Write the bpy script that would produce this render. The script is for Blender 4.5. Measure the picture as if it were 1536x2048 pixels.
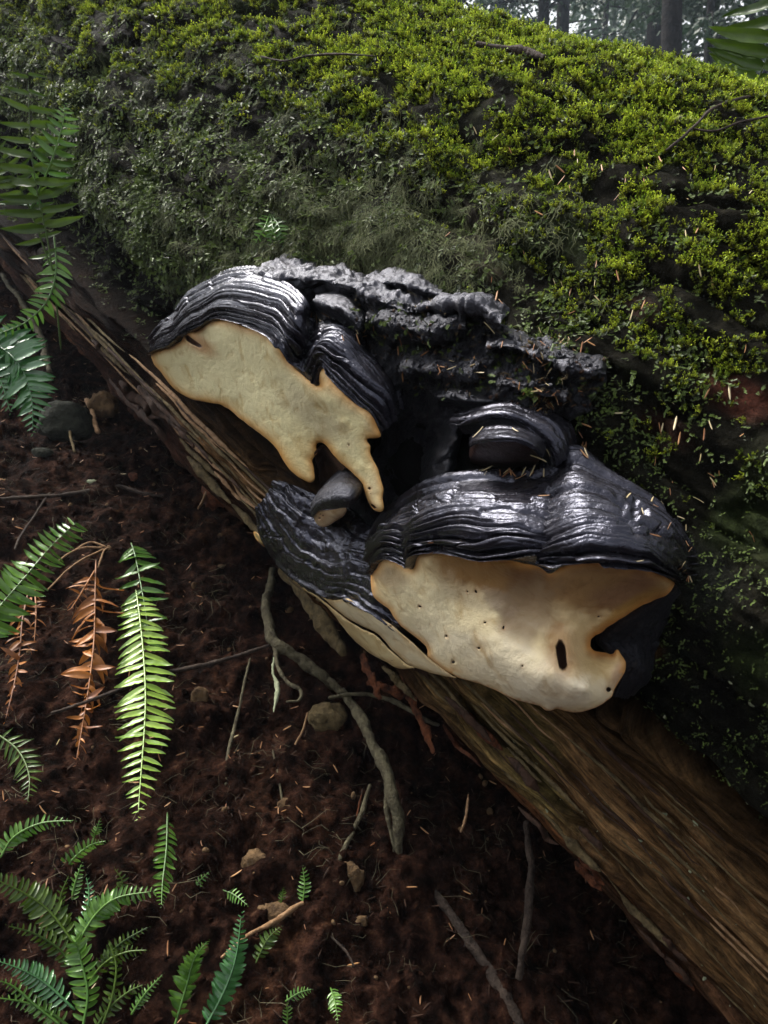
import bpy, bmesh, math, random
import numpy as np
from mathutils import Vector, Matrix, Euler
from mathutils.geometry import delaunay_2d_cdt

random.seed(7); rng = np.random.default_rng(7)
for o in list(bpy.data.objects): bpy.data.objects.remove(o, do_unlink=True)
SC = bpy.context.scene
COL = SC.collection

# ------------------------------------------------------------------ camera
PITCH = math.radians(8.0)
CAM = np.array([0.0, 0.0, 1.30])
F, CX, CY = 1540.0, 768.0, 1024.0
RV = np.array([1.0, 0, 0]); FV = np.array([0, math.cos(PITCH), -math.sin(PITCH)]); UV = np.array([0, math.sin(PITCH), math.cos(PITCH)])
cd = bpy.data.cameras.new('camera'); cam = bpy.data.objects.new('camera', cd); COL.objects.link(cam)
cam.location = CAM; cam.rotation_euler = (math.pi/2 - PITCH, 0, 0)
cd.sensor_fit = 'VERTICAL'; cd.sensor_height = 36.0; cd.lens = 36.0*F/2048.0
cd.clip_start = 0.02; cd.clip_end = 500
cd.dof.use_dof = True; cd.dof.focus_distance = 1.25; cd.dof.aperture_fstop = 11.0
SC.camera = cam

# ------------------------------------------------------------------ sky, sun, exposure
SUN_EL, SUN_AZ = math.radians(58), math.radians(-58)     # high, behind the log
w = bpy.data.worlds.new('World'); SC.world = w; w.use_nodes = True
nt = w.node_tree; bgn = nt.nodes['Background']
sky = nt.nodes.new('ShaderNodeTexSky'); sky.sky_type = 'NISHITA'; sky.sun_disc = False
sky.sun_elevation = SUN_EL; sky.sun_rotation = SUN_AZ; sky.air_density = 1.0; sky.dust_density = 4.0; sky.ozone_density = 1.0
hs = nt.nodes.new('ShaderNodeHueSaturation'); hs.inputs['Saturation'].default_value = 0.12
nt.links.new(sky.outputs[0], hs.inputs['Color']); nt.links.new(hs.outputs[0], bgn.inputs['Color'])
bgn.inputs['Strength'].default_value = 0.09
sl = bpy.data.lights.new('sun', 'SUN'); sl.energy = 2.3; sl.angle = math.radians(22); sl.color = (1.0, 0.95, 0.87)
so = bpy.data.objects.new('sun', sl); COL.objects.link(so)
sd = Vector((math.sin(SUN_AZ)*math.cos(SUN_EL), math.cos(SUN_AZ)*math.cos(SUN_EL), math.sin(SUN_EL)))
so.rotation_euler = sd.to_track_quat('Z', 'Y').to_euler(); so.location = (0, 3, 8)
SC.view_settings.view_transform = 'Standard'; SC.view_settings.look = 'None'
SC.view_settings.gamma = 1.0; SC.view_settings.use_curve_mapping = False
SC.view_settings.exposure = 2.0
SC.render.engine = 'CYCLES'
SC.cycles.max_bounces = 5; SC.cycles.diffuse_bounces = 3; SC.cycles.glossy_bounces = 2
SC.cycles.transparent_max_bounces = 8; SC.cycles.transmission_bounces = 2
SC.cycles.caustics_reflective = False; SC.cycles.caustics_refractive = False
SC.cycles.use_denoising = True

# ------------------------------------------------------------------ numeric helpers
def unp(px, py, dep):
    px, py, dep = np.broadcast_arrays(np.asarray(px, float), np.asarray(py, float), np.asarray(dep, float))
    v = ((px-CX)/F)[..., None]*RV + ((CY-py)/F)[..., None]*UV + FV
    return CAM + v*dep[..., None]
def proj(P):
    q = P-CAM; z = q@FV
    z = np.where(np.abs(z) < 1e-6, 1e-6, z)
    return CX+F*(q@RV)/z, CY-F*(q@UV)/z, z
def _h(ix, iy, iz, s):
    with np.errstate(over='ignore'):
        h = ix.astype(np.uint32)*np.uint32(374761393) + iy.astype(np.uint32)*np.uint32(668265263) + iz.astype(np.uint32)*np.uint32(2246822519) + np.uint32(s*3266489917 & 0xffffffff)
        h = (h ^ (h >> np.uint32(13)))*np.uint32(1274126177); h = h ^ (h >> np.uint32(16))
    return h.astype(np.float64)/4294967295.0
def vn(p, s=0):
    p = np.asarray(p, float); f = np.floor(p); d = p-f; i = f.astype(np.int64); d = d*d*(3-2*d)
    x, y, z = i[..., 0], i[..., 1], i[..., 2]; a, b, c = d[..., 0], d[..., 1], d[..., 2]
    r = 0
    for dx in (0, 1):
        for dy in (0, 1):
            for dz in (0, 1):
                r = r + _h(x+dx, y+dy, z+dz, s)*(a if dx else 1-a)*(b if dy else 1-b)*(c if dz else 1-c)
    return r*2-1
def fbm(p, oct=4, s=0, gain=0.5):
    p = np.asarray(p, float); r = 0; a = 1.0; t = 0
    for k in range(oct):
        r = r + a*vn(p*(2.03**k)+k*17.3, s+k); t += a; a *= gain
    return r/t
def sst(a, b, x):
    t = np.clip((x-a)/(b-a), 0, 1); return t*t*(3-2*t)
def crom(P, n, axis=0):
    """Catmull-Rom resample along an axis; returns n samples"""
    P = np.moveaxis(np.asarray(P, float), axis, 0); m = P.shape[0]
    E = np.concatenate([2*P[:1]-P[1:2], P, 2*P[-1:]-P[-2:-1]], 0)
    t = np.linspace(0, m-1, n); i = np.minimum(t.astype(int), m-2); u = (t-i).reshape((-1,)+(1,)*(P.ndim-1))
    a, b, c, d = E[i], E[i+1], E[i+2], E[i+3]
    r = 0.5*((2*b)+(-a+c)*u+(2*a-5*b+4*c-d)*u**2+(-a+3*b-3*c+d)*u**3)
    return np.moveaxis(r, 0, axis)
def unit(v): return v/np.maximum(np.linalg.norm(v, axis=-1, keepdims=True), 1e-12)
def inpoly(x, y, poly):
    poly = np.asarray(poly, float); r = np.zeros(np.shape(x), bool); n = len(poly); j = n-1
    for i in range(n):
        xi, yi = poly[i, :2]; xj, yj = poly[j, :2]
        c = ((yi > y) != (yj > y)) & (x < (xj-xi)*(y-yi)/((yj-yi) if yj != yi else 1e-9)+xi); r ^= c; j = i
    return r
def dpoly(x, y, poly, closed=True):
    poly = np.asarray(poly, float); best = np.full(np.shape(x), 1e9); n = len(poly)
    for i in range(n if closed else n-1):
        a = poly[i, :2]; b = poly[(i+1) % n, :2]; ab = b-a; L = max(ab@ab, 1e-9)
        t = np.clip(((x-a[0])*ab[0]+(y-a[1])*ab[1])/L, 0, 1)
        best = np.minimum(best, np.hypot(x-a[0]-t*ab[0], y-a[1]-t*ab[1]))
    return best
def tps(ctrl):
    """smooth surface through (x, y, value) controls"""
    c = np.asarray(ctrl, float); X = c[:, :2]/100.0; n = len(c)
    def k(r2): return 0.5*r2*np.log(r2+1e-9)
    K = k(((X[:, None]-X[None])**2).sum(-1))+np.eye(n)*0.02; P = np.c_[np.ones(n), X]
    A = np.block([[K, P], [P.T, np.zeros((3, 3))]]); s = np.linalg.solve(A, np.r_[c[:, 2], 0, 0, 0])
    def f(x, y):
        q = np.stack([np.ravel(x), np.ravel(y)], -1)/100.0
        v = k(((q[:, None]-X[None])**2).sum(-1))@s[:n]+s[n]+q@s[n+1:]
        return v.reshape(np.shape(x))
    return f

# ------------------------------------------------------------------ mesh and object helpers
def mesh_np(name, V, Fc, mat=None, smooth=True, cols=None, vecs=None):
    me = bpy.data.meshes.new(name); V = np.asarray(V, np.float32).reshape(-1, 3); Fc = np.asarray(Fc, np.int32); k = Fc.shape[1]; n = len(Fc)
    me.vertices.add(len(V)); me.vertices.foreach_set('co', V.ravel())
    me.loops.add(n*k); me.loops.foreach_set('vertex_index', Fc.ravel())
    me.polygons.add(n); me.polygons.foreach_set('loop_start', np.arange(0, n*k, k, dtype=np.int32))
    me.polygons.foreach_set('loop_total', np.full(n, k, np.int32))
    me.polygons.foreach_set('use_smooth', np.full(n, smooth, bool))
    me.update(calc_edges=True)
    if cols is not None:
        a = me.attributes.new('tint', 'FLOAT_COLOR', 'POINT'); c = np.ones((len(V), 4), np.float32); c[:, :3] = cols; a.data.foreach_set('color', c.ravel())
    if vecs is not None:
        a = me.attributes.new('grain', 'FLOAT_VECTOR', 'POINT'); a.data.foreach_set('vector', np.asarray(vecs, np.float32).ravel())
    if mat: me.materials.append(mat)
    return me
def tag(o, label=None, cat=None, group=None, kind=None):
    if label: o['label'] = label
    if cat: o['category'] = cat
    if group: o['group'] = group
    if kind: o['kind'] = kind
    return o
def obj(name, me, parent=None, loc=None):
    o = bpy.data.objects.new(name, me); COL.objects.link(o)
    if parent: o.parent = parent
    if loc is not None: o.location = loc
    return o
def thing(name, loc, label, cat, group=None):
    o = bpy.data.objects.new(name, None); COL.objects.link(o); o.location = loc; o.empty_display_size = 0.05
    return tag(o, label, cat, group)
def gridfaces(nu, nv, wrap=False):
    i = np.arange(nu if wrap else nu-1)[:, None]; j = np.arange(nv-1)[None]
    a = i*nv+j; b = ((i+1) % nu)*nv+j
    return np.stack([a, b, b+1, a+1], -1).reshape(-1, 4)
def tube(pts, radii, ns=10, seed=0, rough=0.15, n=None, squash=None, caps=True):
    P = np.asarray(pts, float); n = n or max(12, len(P)*8)
    Q = crom(P, n)
    if rough >= .25: Q = Q+np.mean(radii)*0.9*np.stack([fbm(np.c_[Q*14, ][:, :3]+k_*31, 3, seed+40) for k_ in range(3)], -1)
    r = np.interp(np.linspace(0, 1, n), np.linspace(0, 1, len(radii)), radii)
    T = unit(np.gradient(Q, axis=0)); up = np.array([0.31, 0.2, 0.93])
    A = unit(np.cross(T, up)); B = np.cross(T, A)
    th = np.linspace(0, 2*np.pi, ns, endpoint=False)
    ca, sa = np.cos(th), np.sin(th)
    D = A[:, None]*ca[None, :, None]*(squash or 1.0)+B[:, None]*sa[None, :, None]
    base = Q[:, None]+D*r[:, None, None]
    nz = fbm(base/np.maximum(r.mean()*2.2, 1e-4), 4, seed, 0.65)
    kn = 1+rough*0.8*fbm(np.c_[np.linspace(0, n/9.0, n), np.zeros(n), np.zeros(n)], 2, seed+50)
    V = Q[:, None]+D*(r[:, None]*kn[:, None]*(1+rough*1.6*nz))[..., None]
    if caps:
        V[0] = Q[0]+(V[0]-Q[0])*0.35; V[-1] = Q[-1]+(V[-1]-Q[-1])*0.25
    V = V.reshape(-1, 3)
    i = np.arange(n-1)[:, None]; j = np.arange(ns)[None]
    a = i*ns+j; b = i*ns+(j+1) % ns
    Fc = np.stack([a, b, b+ns, a+ns], -1).reshape(-1, 4)
    return V, Fc

# ------------------------------------------------------------------ materials
def newmat(name):
    m = bpy.data.materials.new(name); m.use_nodes = True; t = m.node_tree
    return m, t, t.nodes['Principled BSDF']
def N(t, kind, **kw):
    n = t.nodes.new(kind)
    for k, v in kw.items():
        if k in n.inputs: n.inputs[k].default_value = v
        else: setattr(n, k, v)
    return n
def noise(t, vec, scale, detail=6, rough=0.6, dist=0.0):
    n = N(t, 'ShaderNodeTexNoise'); n.inputs['Scale'].default_value = scale; n.inputs['Detail'].default_value = detail
    n.inputs['Roughness'].default_value = rough; n.inputs['Distortion'].default_value = dist
    if vec is not None: t.links.new(vec, n.inputs['Vector'])
    return n.outputs['Fac']
def ramp(t, fac, stops):
    r = N(t, 'ShaderNodeValToRGB'); e = r.color_ramp.elements
    while len(e) < len(stops): e.new(0.5)
    for k, (p, c) in enumerate(stops):
        e[k].position = p; e[k].color = (*c, 1) if len(c) == 3 else c
    t.links.new(fac, r.inputs[0]); return r.outputs[0]
def mix(t, a, b, fac, mode='MIX'):
    m = N(t, 'ShaderNodeMix', data_type='RGBA', blend_type=mode)
    for s, v in ((6, a), (7, b)):
        if hasattr(v, 'links') or isinstance(v, bpy.types.NodeSocket): t.links.new(v, m.inputs[s])
        else: m.inputs[s].default_value = (*v, 1)
    if isinstance(fac, bpy.types.NodeSocket): t.links.new(fac, m.inputs[0])
    else: m.inputs[0].default_value = fac
    return m.outputs[2]
def maprange(t, v, a, b, c, d):
    m = N(t, 'ShaderNodeMapRange'); t.links.new(v, m.inputs[0])
    for k, x in enumerate((a, b, c, d)): m.inputs[k+1].default_value = x
    return m.outputs[0]
def bump(t, bsdf, h, strength=0.5, dist=0.01, prev=None):
    b = N(t, 'ShaderNodeBump'); b.inputs['Strength'].default_value = strength; b.inputs['Distance'].default_value = dist
    t.links.new(h, b.inputs['Height'])
    if prev is not None: t.links.new(prev, b.inputs['Normal'])
    t.links.new(b.outputs[0], bsdf.inputs['Normal']); return b.outputs[0]
def coords(t): return N(t, 'ShaderNodeTexCoord').outputs['Object']
def geopos(t): return N(t, 'ShaderNodeNewGeometry').outputs['Position']
def attr(t, name, out='Color'):
    a = N(t, 'ShaderNodeAttribute'); a.attribute_name = name; return a.outputs[out]
def stretch(t, vec, s):
    m = N(t, 'ShaderNodeMapping'); m.inputs['Scale'].default_value = s; t.links.new(vec, m.inputs['Vector']); return m.outputs[0]
MAT = {}
def mat_cap():      # wet black crust of a bracket
    m, t, b = newmat('wet_black_crust'); p = geopos(t)
    n1 = noise(t, p, 60, 5); n2 = noise(t, p, 300, 4)
    c = ramp(t, n1, [(0.3, (0.005, 0.005, 0.007)), (0.6, (0.012, 0.011, 0.014)), (0.8, (0.030, 0.026, 0.026))])
    t.links.new(c, b.inputs['Base Color'])
    t.links.new(maprange(t, noise(t, p, 45, 4), 0.3, 0.7, 0.13, 0.32), b.inputs['Roughness'])
    b.inputs['Specular IOR Level'].default_value = 0.5; b.inputs['Specular Tint'].default_value = (0.74, 0.76, 1.0, 1)  # bluish glints of the sky put into the specular tint
    q = bump(t, b, n1, 0.35, 0.006); bump(t, b, n2, 0.45, 0.002, q)
    return m
def mat_old():      # dull old bracket crust
    m, t, b = newmat('old_dull_crust'); p = geopos(t)
    n1 = noise(t, p, 45, 8, 0.7); n2 = noise(t, p, 160, 5, 0.7)
    c = ramp(t, n1, [(0.3, (0.006, 0.006, 0.007)), (0.55, (0.018, 0.017, 0.019)), (0.75, (0.055, 0.051, 0.052))])
    t.links.new(c, b.inputs['Base Color'])
    t.links.new(maprange(t, n2, 0.3, 0.7, 0.20, 0.48), b.inputs['Roughness']); b.inputs['Specular IOR Level'].default_value = 0.6; b.inputs['Specular Tint'].default_value = (0.78, 0.80, 1.0, 1)  # sky-blue sheen put into the specular tint
    q = bump(t, b, n1, 0.6, 0.012); bump(t, b, n2, 0.5, 0.004, q)
    return m
def mat_crust():    # black crumbly matter between the brackets
    m, t, b = newmat('black_crumbly_crust'); p = geopos(t)
    n1 = noise(t, p, 70, 8, 0.75); n2 = noise(t, p, 240, 4, 0.7)
    c = ramp(t, n1, [(0.38, (0.003, 0.003, 0.004)), (0.58, (0.012, 0.011, 0.011)), (0.74, (0.055, 0.045, 0.034))])
    t.links.new(c, b.inputs['Base Color']); b.inputs['Roughness'].default_value = 0.38; b.inputs['Specular IOR Level'].default_value = 0.5; b.inputs['Specular Tint'].default_value = (0.78, 0.80, 1.0, 1)  # wet glints coloured sky blue through the specular tint
    q = bump(t, b, n1, 0.9, 0.015); bump(t, b, n2, 0.8, 0.005, q)
    return m
def mat_pore():     # smooth pale underside, its stains in the tint attribute
    m, t, b = newmat('pale_pore_surface'); p = geopos(t); a = attr(t, 'tint')
    n1 = noise(t, p, 28, 6, 0.6, 0.6); n2 = noise(t, p, 500, 3, 0.6)
    c = mix(t, a, ramp(t, n1, [(0.3, (0.62, 0.48, 0.30)), (0.48, (0.97, 0.95, 0.90)), (0.75, (1, 0.99, 0.95))]), 0.75, 'MULTIPLY')
    sp_ = noise(t, p, 90, 6, 0.75); c = mix(t, c, ramp(t, sp_, [(0.62, (1, 1, 1)), (0.74, (0.66, 0.48, 0.28))]), 0.3, 'MULTIPLY')
    t.links.new(c, b.inputs['Base Color']); b.inputs['Roughness'].default_value = 0.48; b.inputs['Specular IOR Level'].default_value = 0.35
    q = bump(t, b, n1, 0.25, 0.014); q = bump(t, b, noise(t, p, 110, 5, 0.7), 0.35, 0.005, q); bump(t, b, n2, 0.3, 0.0012, q)
    return m
def mat_log():      # bark and bare wood, colour in tint, fibres along the log
    m, t, b = newmat('log_bark_and_wood'); g = attr(t, 'grain', 'Vector'); a = attr(t, 'tint'); al = N(t, 'ShaderNodeAttribute'); al.attribute_name = 'woody'
    f1 = noise(t, stretch(t, g, (4, 95, 95)), 1.0, 7, 0.65, 0.3); f2 = noise(t, stretch(t, g, (18, 480, 480)), 1.0, 6, 0.7)
    r1 = noise(t, g, 55, 8, 0.7); r2 = noise(t, g, 210, 5, 0.7)
    wood = ramp(t, f1, [(0.28, (0.10, 0.08, 0.07)), (0.43, (0.55, 0.5, 0.48)), (0.56, (1.1, 1.1, 1.1)), (0.75, (2.1, 1.95, 1.8))])
    wood = mix(t, wood, ramp(t, f2, [(0.32, (0.25, 0.22, 0.2)), (0.68, (1.7, 1.6, 1.5))]), 0.85, 'MULTIPLY')
    f3 = noise(t, stretch(t, g, (45, 170, 170)), 1.0, 8, 0.75); wood = mix(t, wood, ramp(t, f3, [(0.34, (0.22, 0.2, 0.18)), (0.5, (0.95, 0.95, 0.95)), (0.68, (1.9, 1.75, 1.6))]), 0.8, 'MULTIPLY')
    bark = ramp(t, r1, [(0.28, (0.25, 0.25, 0.25)), (0.5, (0.9, 0.9, 0.9)), (0.75, (2.0, 1.95, 1.8))])
    bark = mix(t, bark, ramp(t, r2, [(0.3, (0.5, 0.5, 0.5)), (0.7, (1.5, 1.5, 1.45))]), 0.8, 'MULTIPLY')
    k = mix(t, bark, wood, al.outputs['Fac'])
    t.links.new(mix(t, a, k, 1.0, 'MULTIPLY'), b.inputs['Base Color'])
    t.links.new(maprange(t, r2, 0.3, 0.7, 0.45, 0.8), b.inputs['Roughness']); b.inputs['Specular IOR Level'].default_value = 0.015
    hm = N(t, 'ShaderNodeMix'); t.links.new(al.outputs['Fac'], hm.inputs[0]); t.links.new(r1, hm.inputs[2]); t.links.new(f1, hm.inputs[3])
    hm2 = N(t, 'ShaderNodeMix'); t.links.new(al.outputs['Fac'], hm2.inputs[0]); t.links.new(r2, hm2.inputs[2]); t.links.new(f3, hm2.inputs[3])
    q = bump(t, b, hm.outputs[0], 1.0, 0.03); bump(t, b, hm2.outputs[0], 1.0, 0.011, q)
    return m
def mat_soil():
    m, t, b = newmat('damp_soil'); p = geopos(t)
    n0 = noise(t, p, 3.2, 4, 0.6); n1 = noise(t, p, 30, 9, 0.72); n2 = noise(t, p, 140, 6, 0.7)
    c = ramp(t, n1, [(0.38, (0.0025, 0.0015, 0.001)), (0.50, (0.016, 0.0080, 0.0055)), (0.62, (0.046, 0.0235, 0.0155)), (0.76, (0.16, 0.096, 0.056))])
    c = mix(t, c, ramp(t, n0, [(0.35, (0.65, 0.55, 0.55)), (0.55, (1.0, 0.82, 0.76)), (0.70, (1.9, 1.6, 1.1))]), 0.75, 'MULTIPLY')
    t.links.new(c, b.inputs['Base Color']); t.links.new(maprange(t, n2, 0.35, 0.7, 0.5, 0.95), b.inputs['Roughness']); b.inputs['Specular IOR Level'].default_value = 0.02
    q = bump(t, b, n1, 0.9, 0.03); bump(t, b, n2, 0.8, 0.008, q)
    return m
def mat_leaf(name, c1, c2, rough=0.35, trans=0.25, spec=0.5):
    m, t, b = newmat(name); oi = N(t, 'ShaderNodeObjectInfo'); p = geopos(t)
    n1 = noise(t, p, 60, 3)
    f = N(t, 'ShaderNodeMath', operation='ADD'); t.links.new(oi.outputs['Random'], f.inputs[0]); t.links.new(n1, f.inputs[1])
    c = ramp(t, maprange(t, f.outputs[0], 0.4, 1.5, 0, 1), [(0.0, c1), (1.0, c2)])
    t.links.new(c, b.inputs['Base Color']); b.inputs['Roughness'].default_value = rough; b.inputs['Specular IOR Level'].default_value = spec
    tr = N(t, 'ShaderNodeBsdfTranslucent'); t.links.new(c, tr.inputs['Color'])
    mx = N(t, 'ShaderNodeMixShader'); mx.inputs[0].default_value = trans
    t.links.new(b.outputs[0], mx.inputs[1]); t.links.new(tr.outputs[0], mx.inputs[2])
    t.links.new(mx.outputs[0], t.nodes['Material Output'].inputs['Surface'])
    bump(t, b, noise(t, p, 180, 3), 0.25, 0.003)
    return m
def mat_flat(name, c1, c2, scale=60, rough=0.7, bs=0.6, bd=0.008, spec=0.15):
    m, t, b = newmat(name); p = geopos(t); n1 = noise(t, p, scale, 7, 0.68); n2 = noise(t, p, scale*4, 4)
    t.links.new(ramp(t, n1, [(0.3, c1), (0.7, c2)]), b.inputs['Base Color']); b.inputs['Roughness'].default_value = rough
    b.inputs['Specular IOR Level'].default_value = spec
    q = bump(t, b, n1, bs, bd); bump(t, b, n2, bs*0.7, bd*0.35, q)
    return m
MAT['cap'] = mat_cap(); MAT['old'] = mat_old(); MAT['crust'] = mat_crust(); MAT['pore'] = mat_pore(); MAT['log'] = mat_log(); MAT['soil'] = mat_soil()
MAT['fern'] = mat_leaf('fern_green', (0.0396, 0.1080, 0.0130), (0.0936, 0.1944, 0.0288), 0.30)
MAT['fern_pale'] = mat_leaf('fern_pale_green', (0.1600, 0.2720, 0.0400), (0.2720, 0.4000, 0.0800), 0.26, 0.25, 0.8)
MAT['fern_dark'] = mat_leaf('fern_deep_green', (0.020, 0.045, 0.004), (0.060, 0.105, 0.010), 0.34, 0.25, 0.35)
MAT['fern_blue'] = mat_leaf('fern_wet_green', (0.0240, 0.0960, 0.0240), (0.0560, 0.1600, 0.0480), 0.22, 0.15, 0.8)
MAT['fern_dead'] = mat_leaf('fern_dead_brown', (0.1120, 0.0320, 0.0064), (0.3680, 0.1360, 0.0240), 0.5, 0.2)
MAT['moss'] = mat_leaf('moss_yellow_green', (0.045, 0.085, 0.008), (0.17, 0.235, 0.018), 0.6, 0.3, 0.25)
MAT['moss_dull'] = mat_leaf('moss_dull_green', (0.010, 0.017, 0.004), (0.105, 0.155, 0.030), 0.5, 0.2, 0.3)
MAT['fuzz'] = mat_leaf('grey_green_fuzz', (0.03, 0.037, 0.018), (0.10, 0.11, 0.055), 0.8, 0.2, 0.05)
MAT['needle'] = mat_leaf('fallen_needle', (0.16, 0.055, 0.02), (0.42, 0.22, 0.09), 0.45, 0.1)
MAT['needle_pale'] = mat_leaf('pale_needle', (0.40, 0.30, 0.12), (0.55, 0.45, 0.28), 0.45, 0.1)
MAT['root'] = mat_flat('grey_green_root', (0.018, 0.012, 0.008), (0.14, 0.125, 0.075), 38, 0.8, 0.9, 0.012)
MAT['root_dark'] = mat_flat('dark_root', (0.010, 0.007, 0.006), (0.07, 0.05, 0.038), 40, 0.8, 0.9, 0.012)
MAT['twig_tan'] = mat_flat('tan_twig', (0.12, 0.06, 0.025), (0.32, 0.20, 0.11), 90)
MAT['wood_pale'] = mat_flat('weathered_wood', (0.03, 0.021, 0.010), (0.17, 0.125, 0.06), 50, 0.8, 0.9, 0.01)
MAT['rot'] = mat_flat('red_rotten_wood', (0.018, 0.007, 0.005), (0.19, 0.06, 0.022), 55, 0.8, 1.0, 0.012)
MAT['rot_dark'] = mat_flat('dark_rotten_wood', (0.012, 0.007, 0.005), (0.06, 0.03, 0.018), 60, 0.7)
MAT['stone'] = mat_flat('grey_green_stone', (0.010, 0.011, 0.008), (0.050, 0.052, 0.036), 30, 0.8, 1.0, 0.02)
MAT['clod'] = mat_flat('tan_clay_stone', (0.035, 0.020, 0.011), (0.20, 0.125, 0.062), 30, 0.9, 1.0, 0.015)
MAT['lichen'] = mat_flat('pale_lichen', (0.14, 0.16, 0.09), (0.34, 0.36, 0.24), 80, 0.8)
MAT['dark_rot_pore'] = mat_flat('dark_brown_underside', (0.010, 0.006, 0.005), (0.035, 0.014, 0.010), 40, 0.4)
MAT['stalk'] = mat_flat('brown_stalk', (0.02, 0.010, 0.007), (0.085, 0.045, 0.03), 40, 0.5)
MAT['bark_far'] = mat_flat('far_bark', (0.010, 0.010, 0.011), (0.030, 0.027, 0.026), 8, 0.9, 0.8, 0.05, 0.05)
MAT['needles_far'] = mat_leaf('conifer_needles', (0.014, 0.034, 0.016), (0.04, 0.075, 0.035), 0.5, 0.25)

# ------------------------------------------------------------------ the log's own frame
VPX, VPY = -1000.0, -520.0
d_c = np.array([VPX-CX, CY-VPY, F]); d_c /= np.linalg.norm(d_c)
AX = unit(d_c[0]*RV+d_c[1]*UV+d_c[2]*FV)                                   # log axis, away from the camera, up the slope
def perp(px, py):
    v = ((px-CX)/F)*RV+((CY-py)/F)*UV+FV; v = v-(v@AX)*AX; return v/np.linalg.norm(v)
p1, p2 = perp(1200, 95), perp(1000, 1600)
E1 = unit(p1+p2); HALF = math.acos(float(p1@p2))/2
E2 = unit(np.cross(E1, AX)); E2 = E2 if E2[2] > 0 else -E2
R = 0.75; DIST = R/math.sin(HALF); AXO = CAM+DIST*E1
def logdepth(px, py):
    px = np.asarray(px, float); py = np.asarray(py, float)
    v = ((px-CX)/F)[..., None]*RV+((CY-py)/F)[..., None]*UV+FV
    a, b = v@E1, v@E2; q = a*a+b*b
    disc = np.maximum(a*a*DIST**2-q*(DIST**2-R**2), 0)
    return (a*DIST-np.sqrt(disc))/q
def log_tth(px, py):
    P = unp(px, py, logdepth(px, py))-AXO; a, b = P@E1, P@E2
    return P@AX, np.degrees(np.arctan2(b, -a))
def onlog(px, py, prot=0.0): return unp(px, py, logdepth(px, py)-prot)
def edge_fit(pts):
    tt = sorted([tuple(float(z) for z in log_tth(*p)) for p in pts]); x = [a for a, _ in tt]; y = [b for _, b in tt]
    return lambda t: np.interp(t, x, y)
TH_MOSS = edge_fit([(20, 240), (120, 370), (330, 570), (700, 925), (1000, 1200), (1250, 1425), (1400, 1555), (1536, 1672)])
TH_RIDGE = edge_fit([(0, 440), (300, 705), (600, 990), (900, 1245), (1265, 1480), (1416, 1603), (1536, 1709)])

# ------------------------------------------------------------------ ground: one sheet, the slope the log lies on
sp = [unp(100, 2040, 1.25), unp(0, 560, 3.35), unp(700, 1300, 2.05)]
sn = np.cross(sp[1]-sp[0], sp[2]-sp[0]); sn = sn/np.linalg.norm(sn); sn = sn if sn[2] > 0 else -sn
def plane_z(x, y): return sp[0][2]-((x-sp[0][0])*sn[0]+(y-sp[0][1])*sn[1])/sn[2]
def ground_z(x, y):
    z = plane_z(x, y)-0.3; z = 3.6*np.tanh(z/3.6)+0.3
    return z
def soil_depth(px, py):
    v = ((np.asarray(px, float)-CX)/F)[..., None]*RV+((CY-np.asarray(py, float))/F)[..., None]*UV+FV
    return ((sp[0]-CAM)@sn)/(v@sn)
def onsoil(px, py, up=0.0): return unp(px, py, soil_depth(px, py)-up)
def axis_coords(lo, hi, step, far):
    c = list(np.arange(lo, hi, step)); s = step
    while c[-1] < far: s *= 1.16; c.append(c[-1]+s)
    s = step; pre = [c[0]]
    while pre[-1] > -far: s *= 1.16; pre.append(pre[-1]-s)
    return np.array(pre[:0:-1]+c)
gx = axis_coords(-2.6, 1.5, 0.0105, 68); gy = axis_coords(0.35, 3.9, 0.0105, 68)
X, Y = np.meshgrid(gx, gy, indexing='ij'); Z = ground_z(X, Y)
Pg = np.stack([X, Y, Z], -1)
near = np.exp(-(np.maximum(np.abs(X+0.5)-2.2, 0)**2+np.maximum(np.abs(Y-2)-1.9, 0)**2)*1.0)
hgt = 0.075*fbm(Pg*2.2, 3, 3)+0.05*fbm(Pg*7, 3, 5)+0.034*near*fbm(Pg*22, 3, 9)+0.014*near*np.abs(fbm(Pg*48, 2, 12))
Pg = Pg+hgt[..., None]*sn
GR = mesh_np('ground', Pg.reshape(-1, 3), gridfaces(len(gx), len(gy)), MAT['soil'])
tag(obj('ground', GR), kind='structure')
print('ground', len(gx), len(gy), 'log', AX, E2, DIST)

# ------------------------------------------------------------------ the log
tt = np.concatenate([np.linspace(-2.2, -0.45, 40)[:-1], -0.45+np.cumsum(np.r_[0, np.linspace(0.0042, 0.0085, 560)])])
tt = np.concatenate([tt, np.linspace(tt[-1]+0.03, 6.0, 60)])
th = np.concatenate([np.linspace(-180, -92, 30)[:-1], np.linspace(-92, 92, 560), np.linspace(92, 180, 30)[1:-1]])
Tm, Hm = np.meshgrid(tt, th, indexing='ij')
thm, thr = TH_MOSS(Tm), TH_RIDGE(Tm)
wob = 1.6*fbm(np.stack([Tm*2.2, Hm*0, Hm*0], -1), 3, 21)
thm = thm+wob; thr = thr+wob*0.6
gv = np.stack([Tm, np.radians(Hm)*R, 0*Tm], -1)            # metres along and around the log
rad = np.full_like(Tm, R)
bark = sst(thm-1.5, thm+1.5, Hm)
recess = (1-bark)*sst(thr-0.5, thr+0.6, Hm)
ridge = (1-bark)*(1-recess)
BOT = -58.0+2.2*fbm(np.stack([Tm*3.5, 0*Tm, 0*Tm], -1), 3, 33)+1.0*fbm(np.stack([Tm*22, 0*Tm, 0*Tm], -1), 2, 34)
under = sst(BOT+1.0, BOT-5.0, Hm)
s3 = np.stack([Tm*1.6, np.radians(Hm)*R*1.6, 0*Tm], -1)
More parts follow.
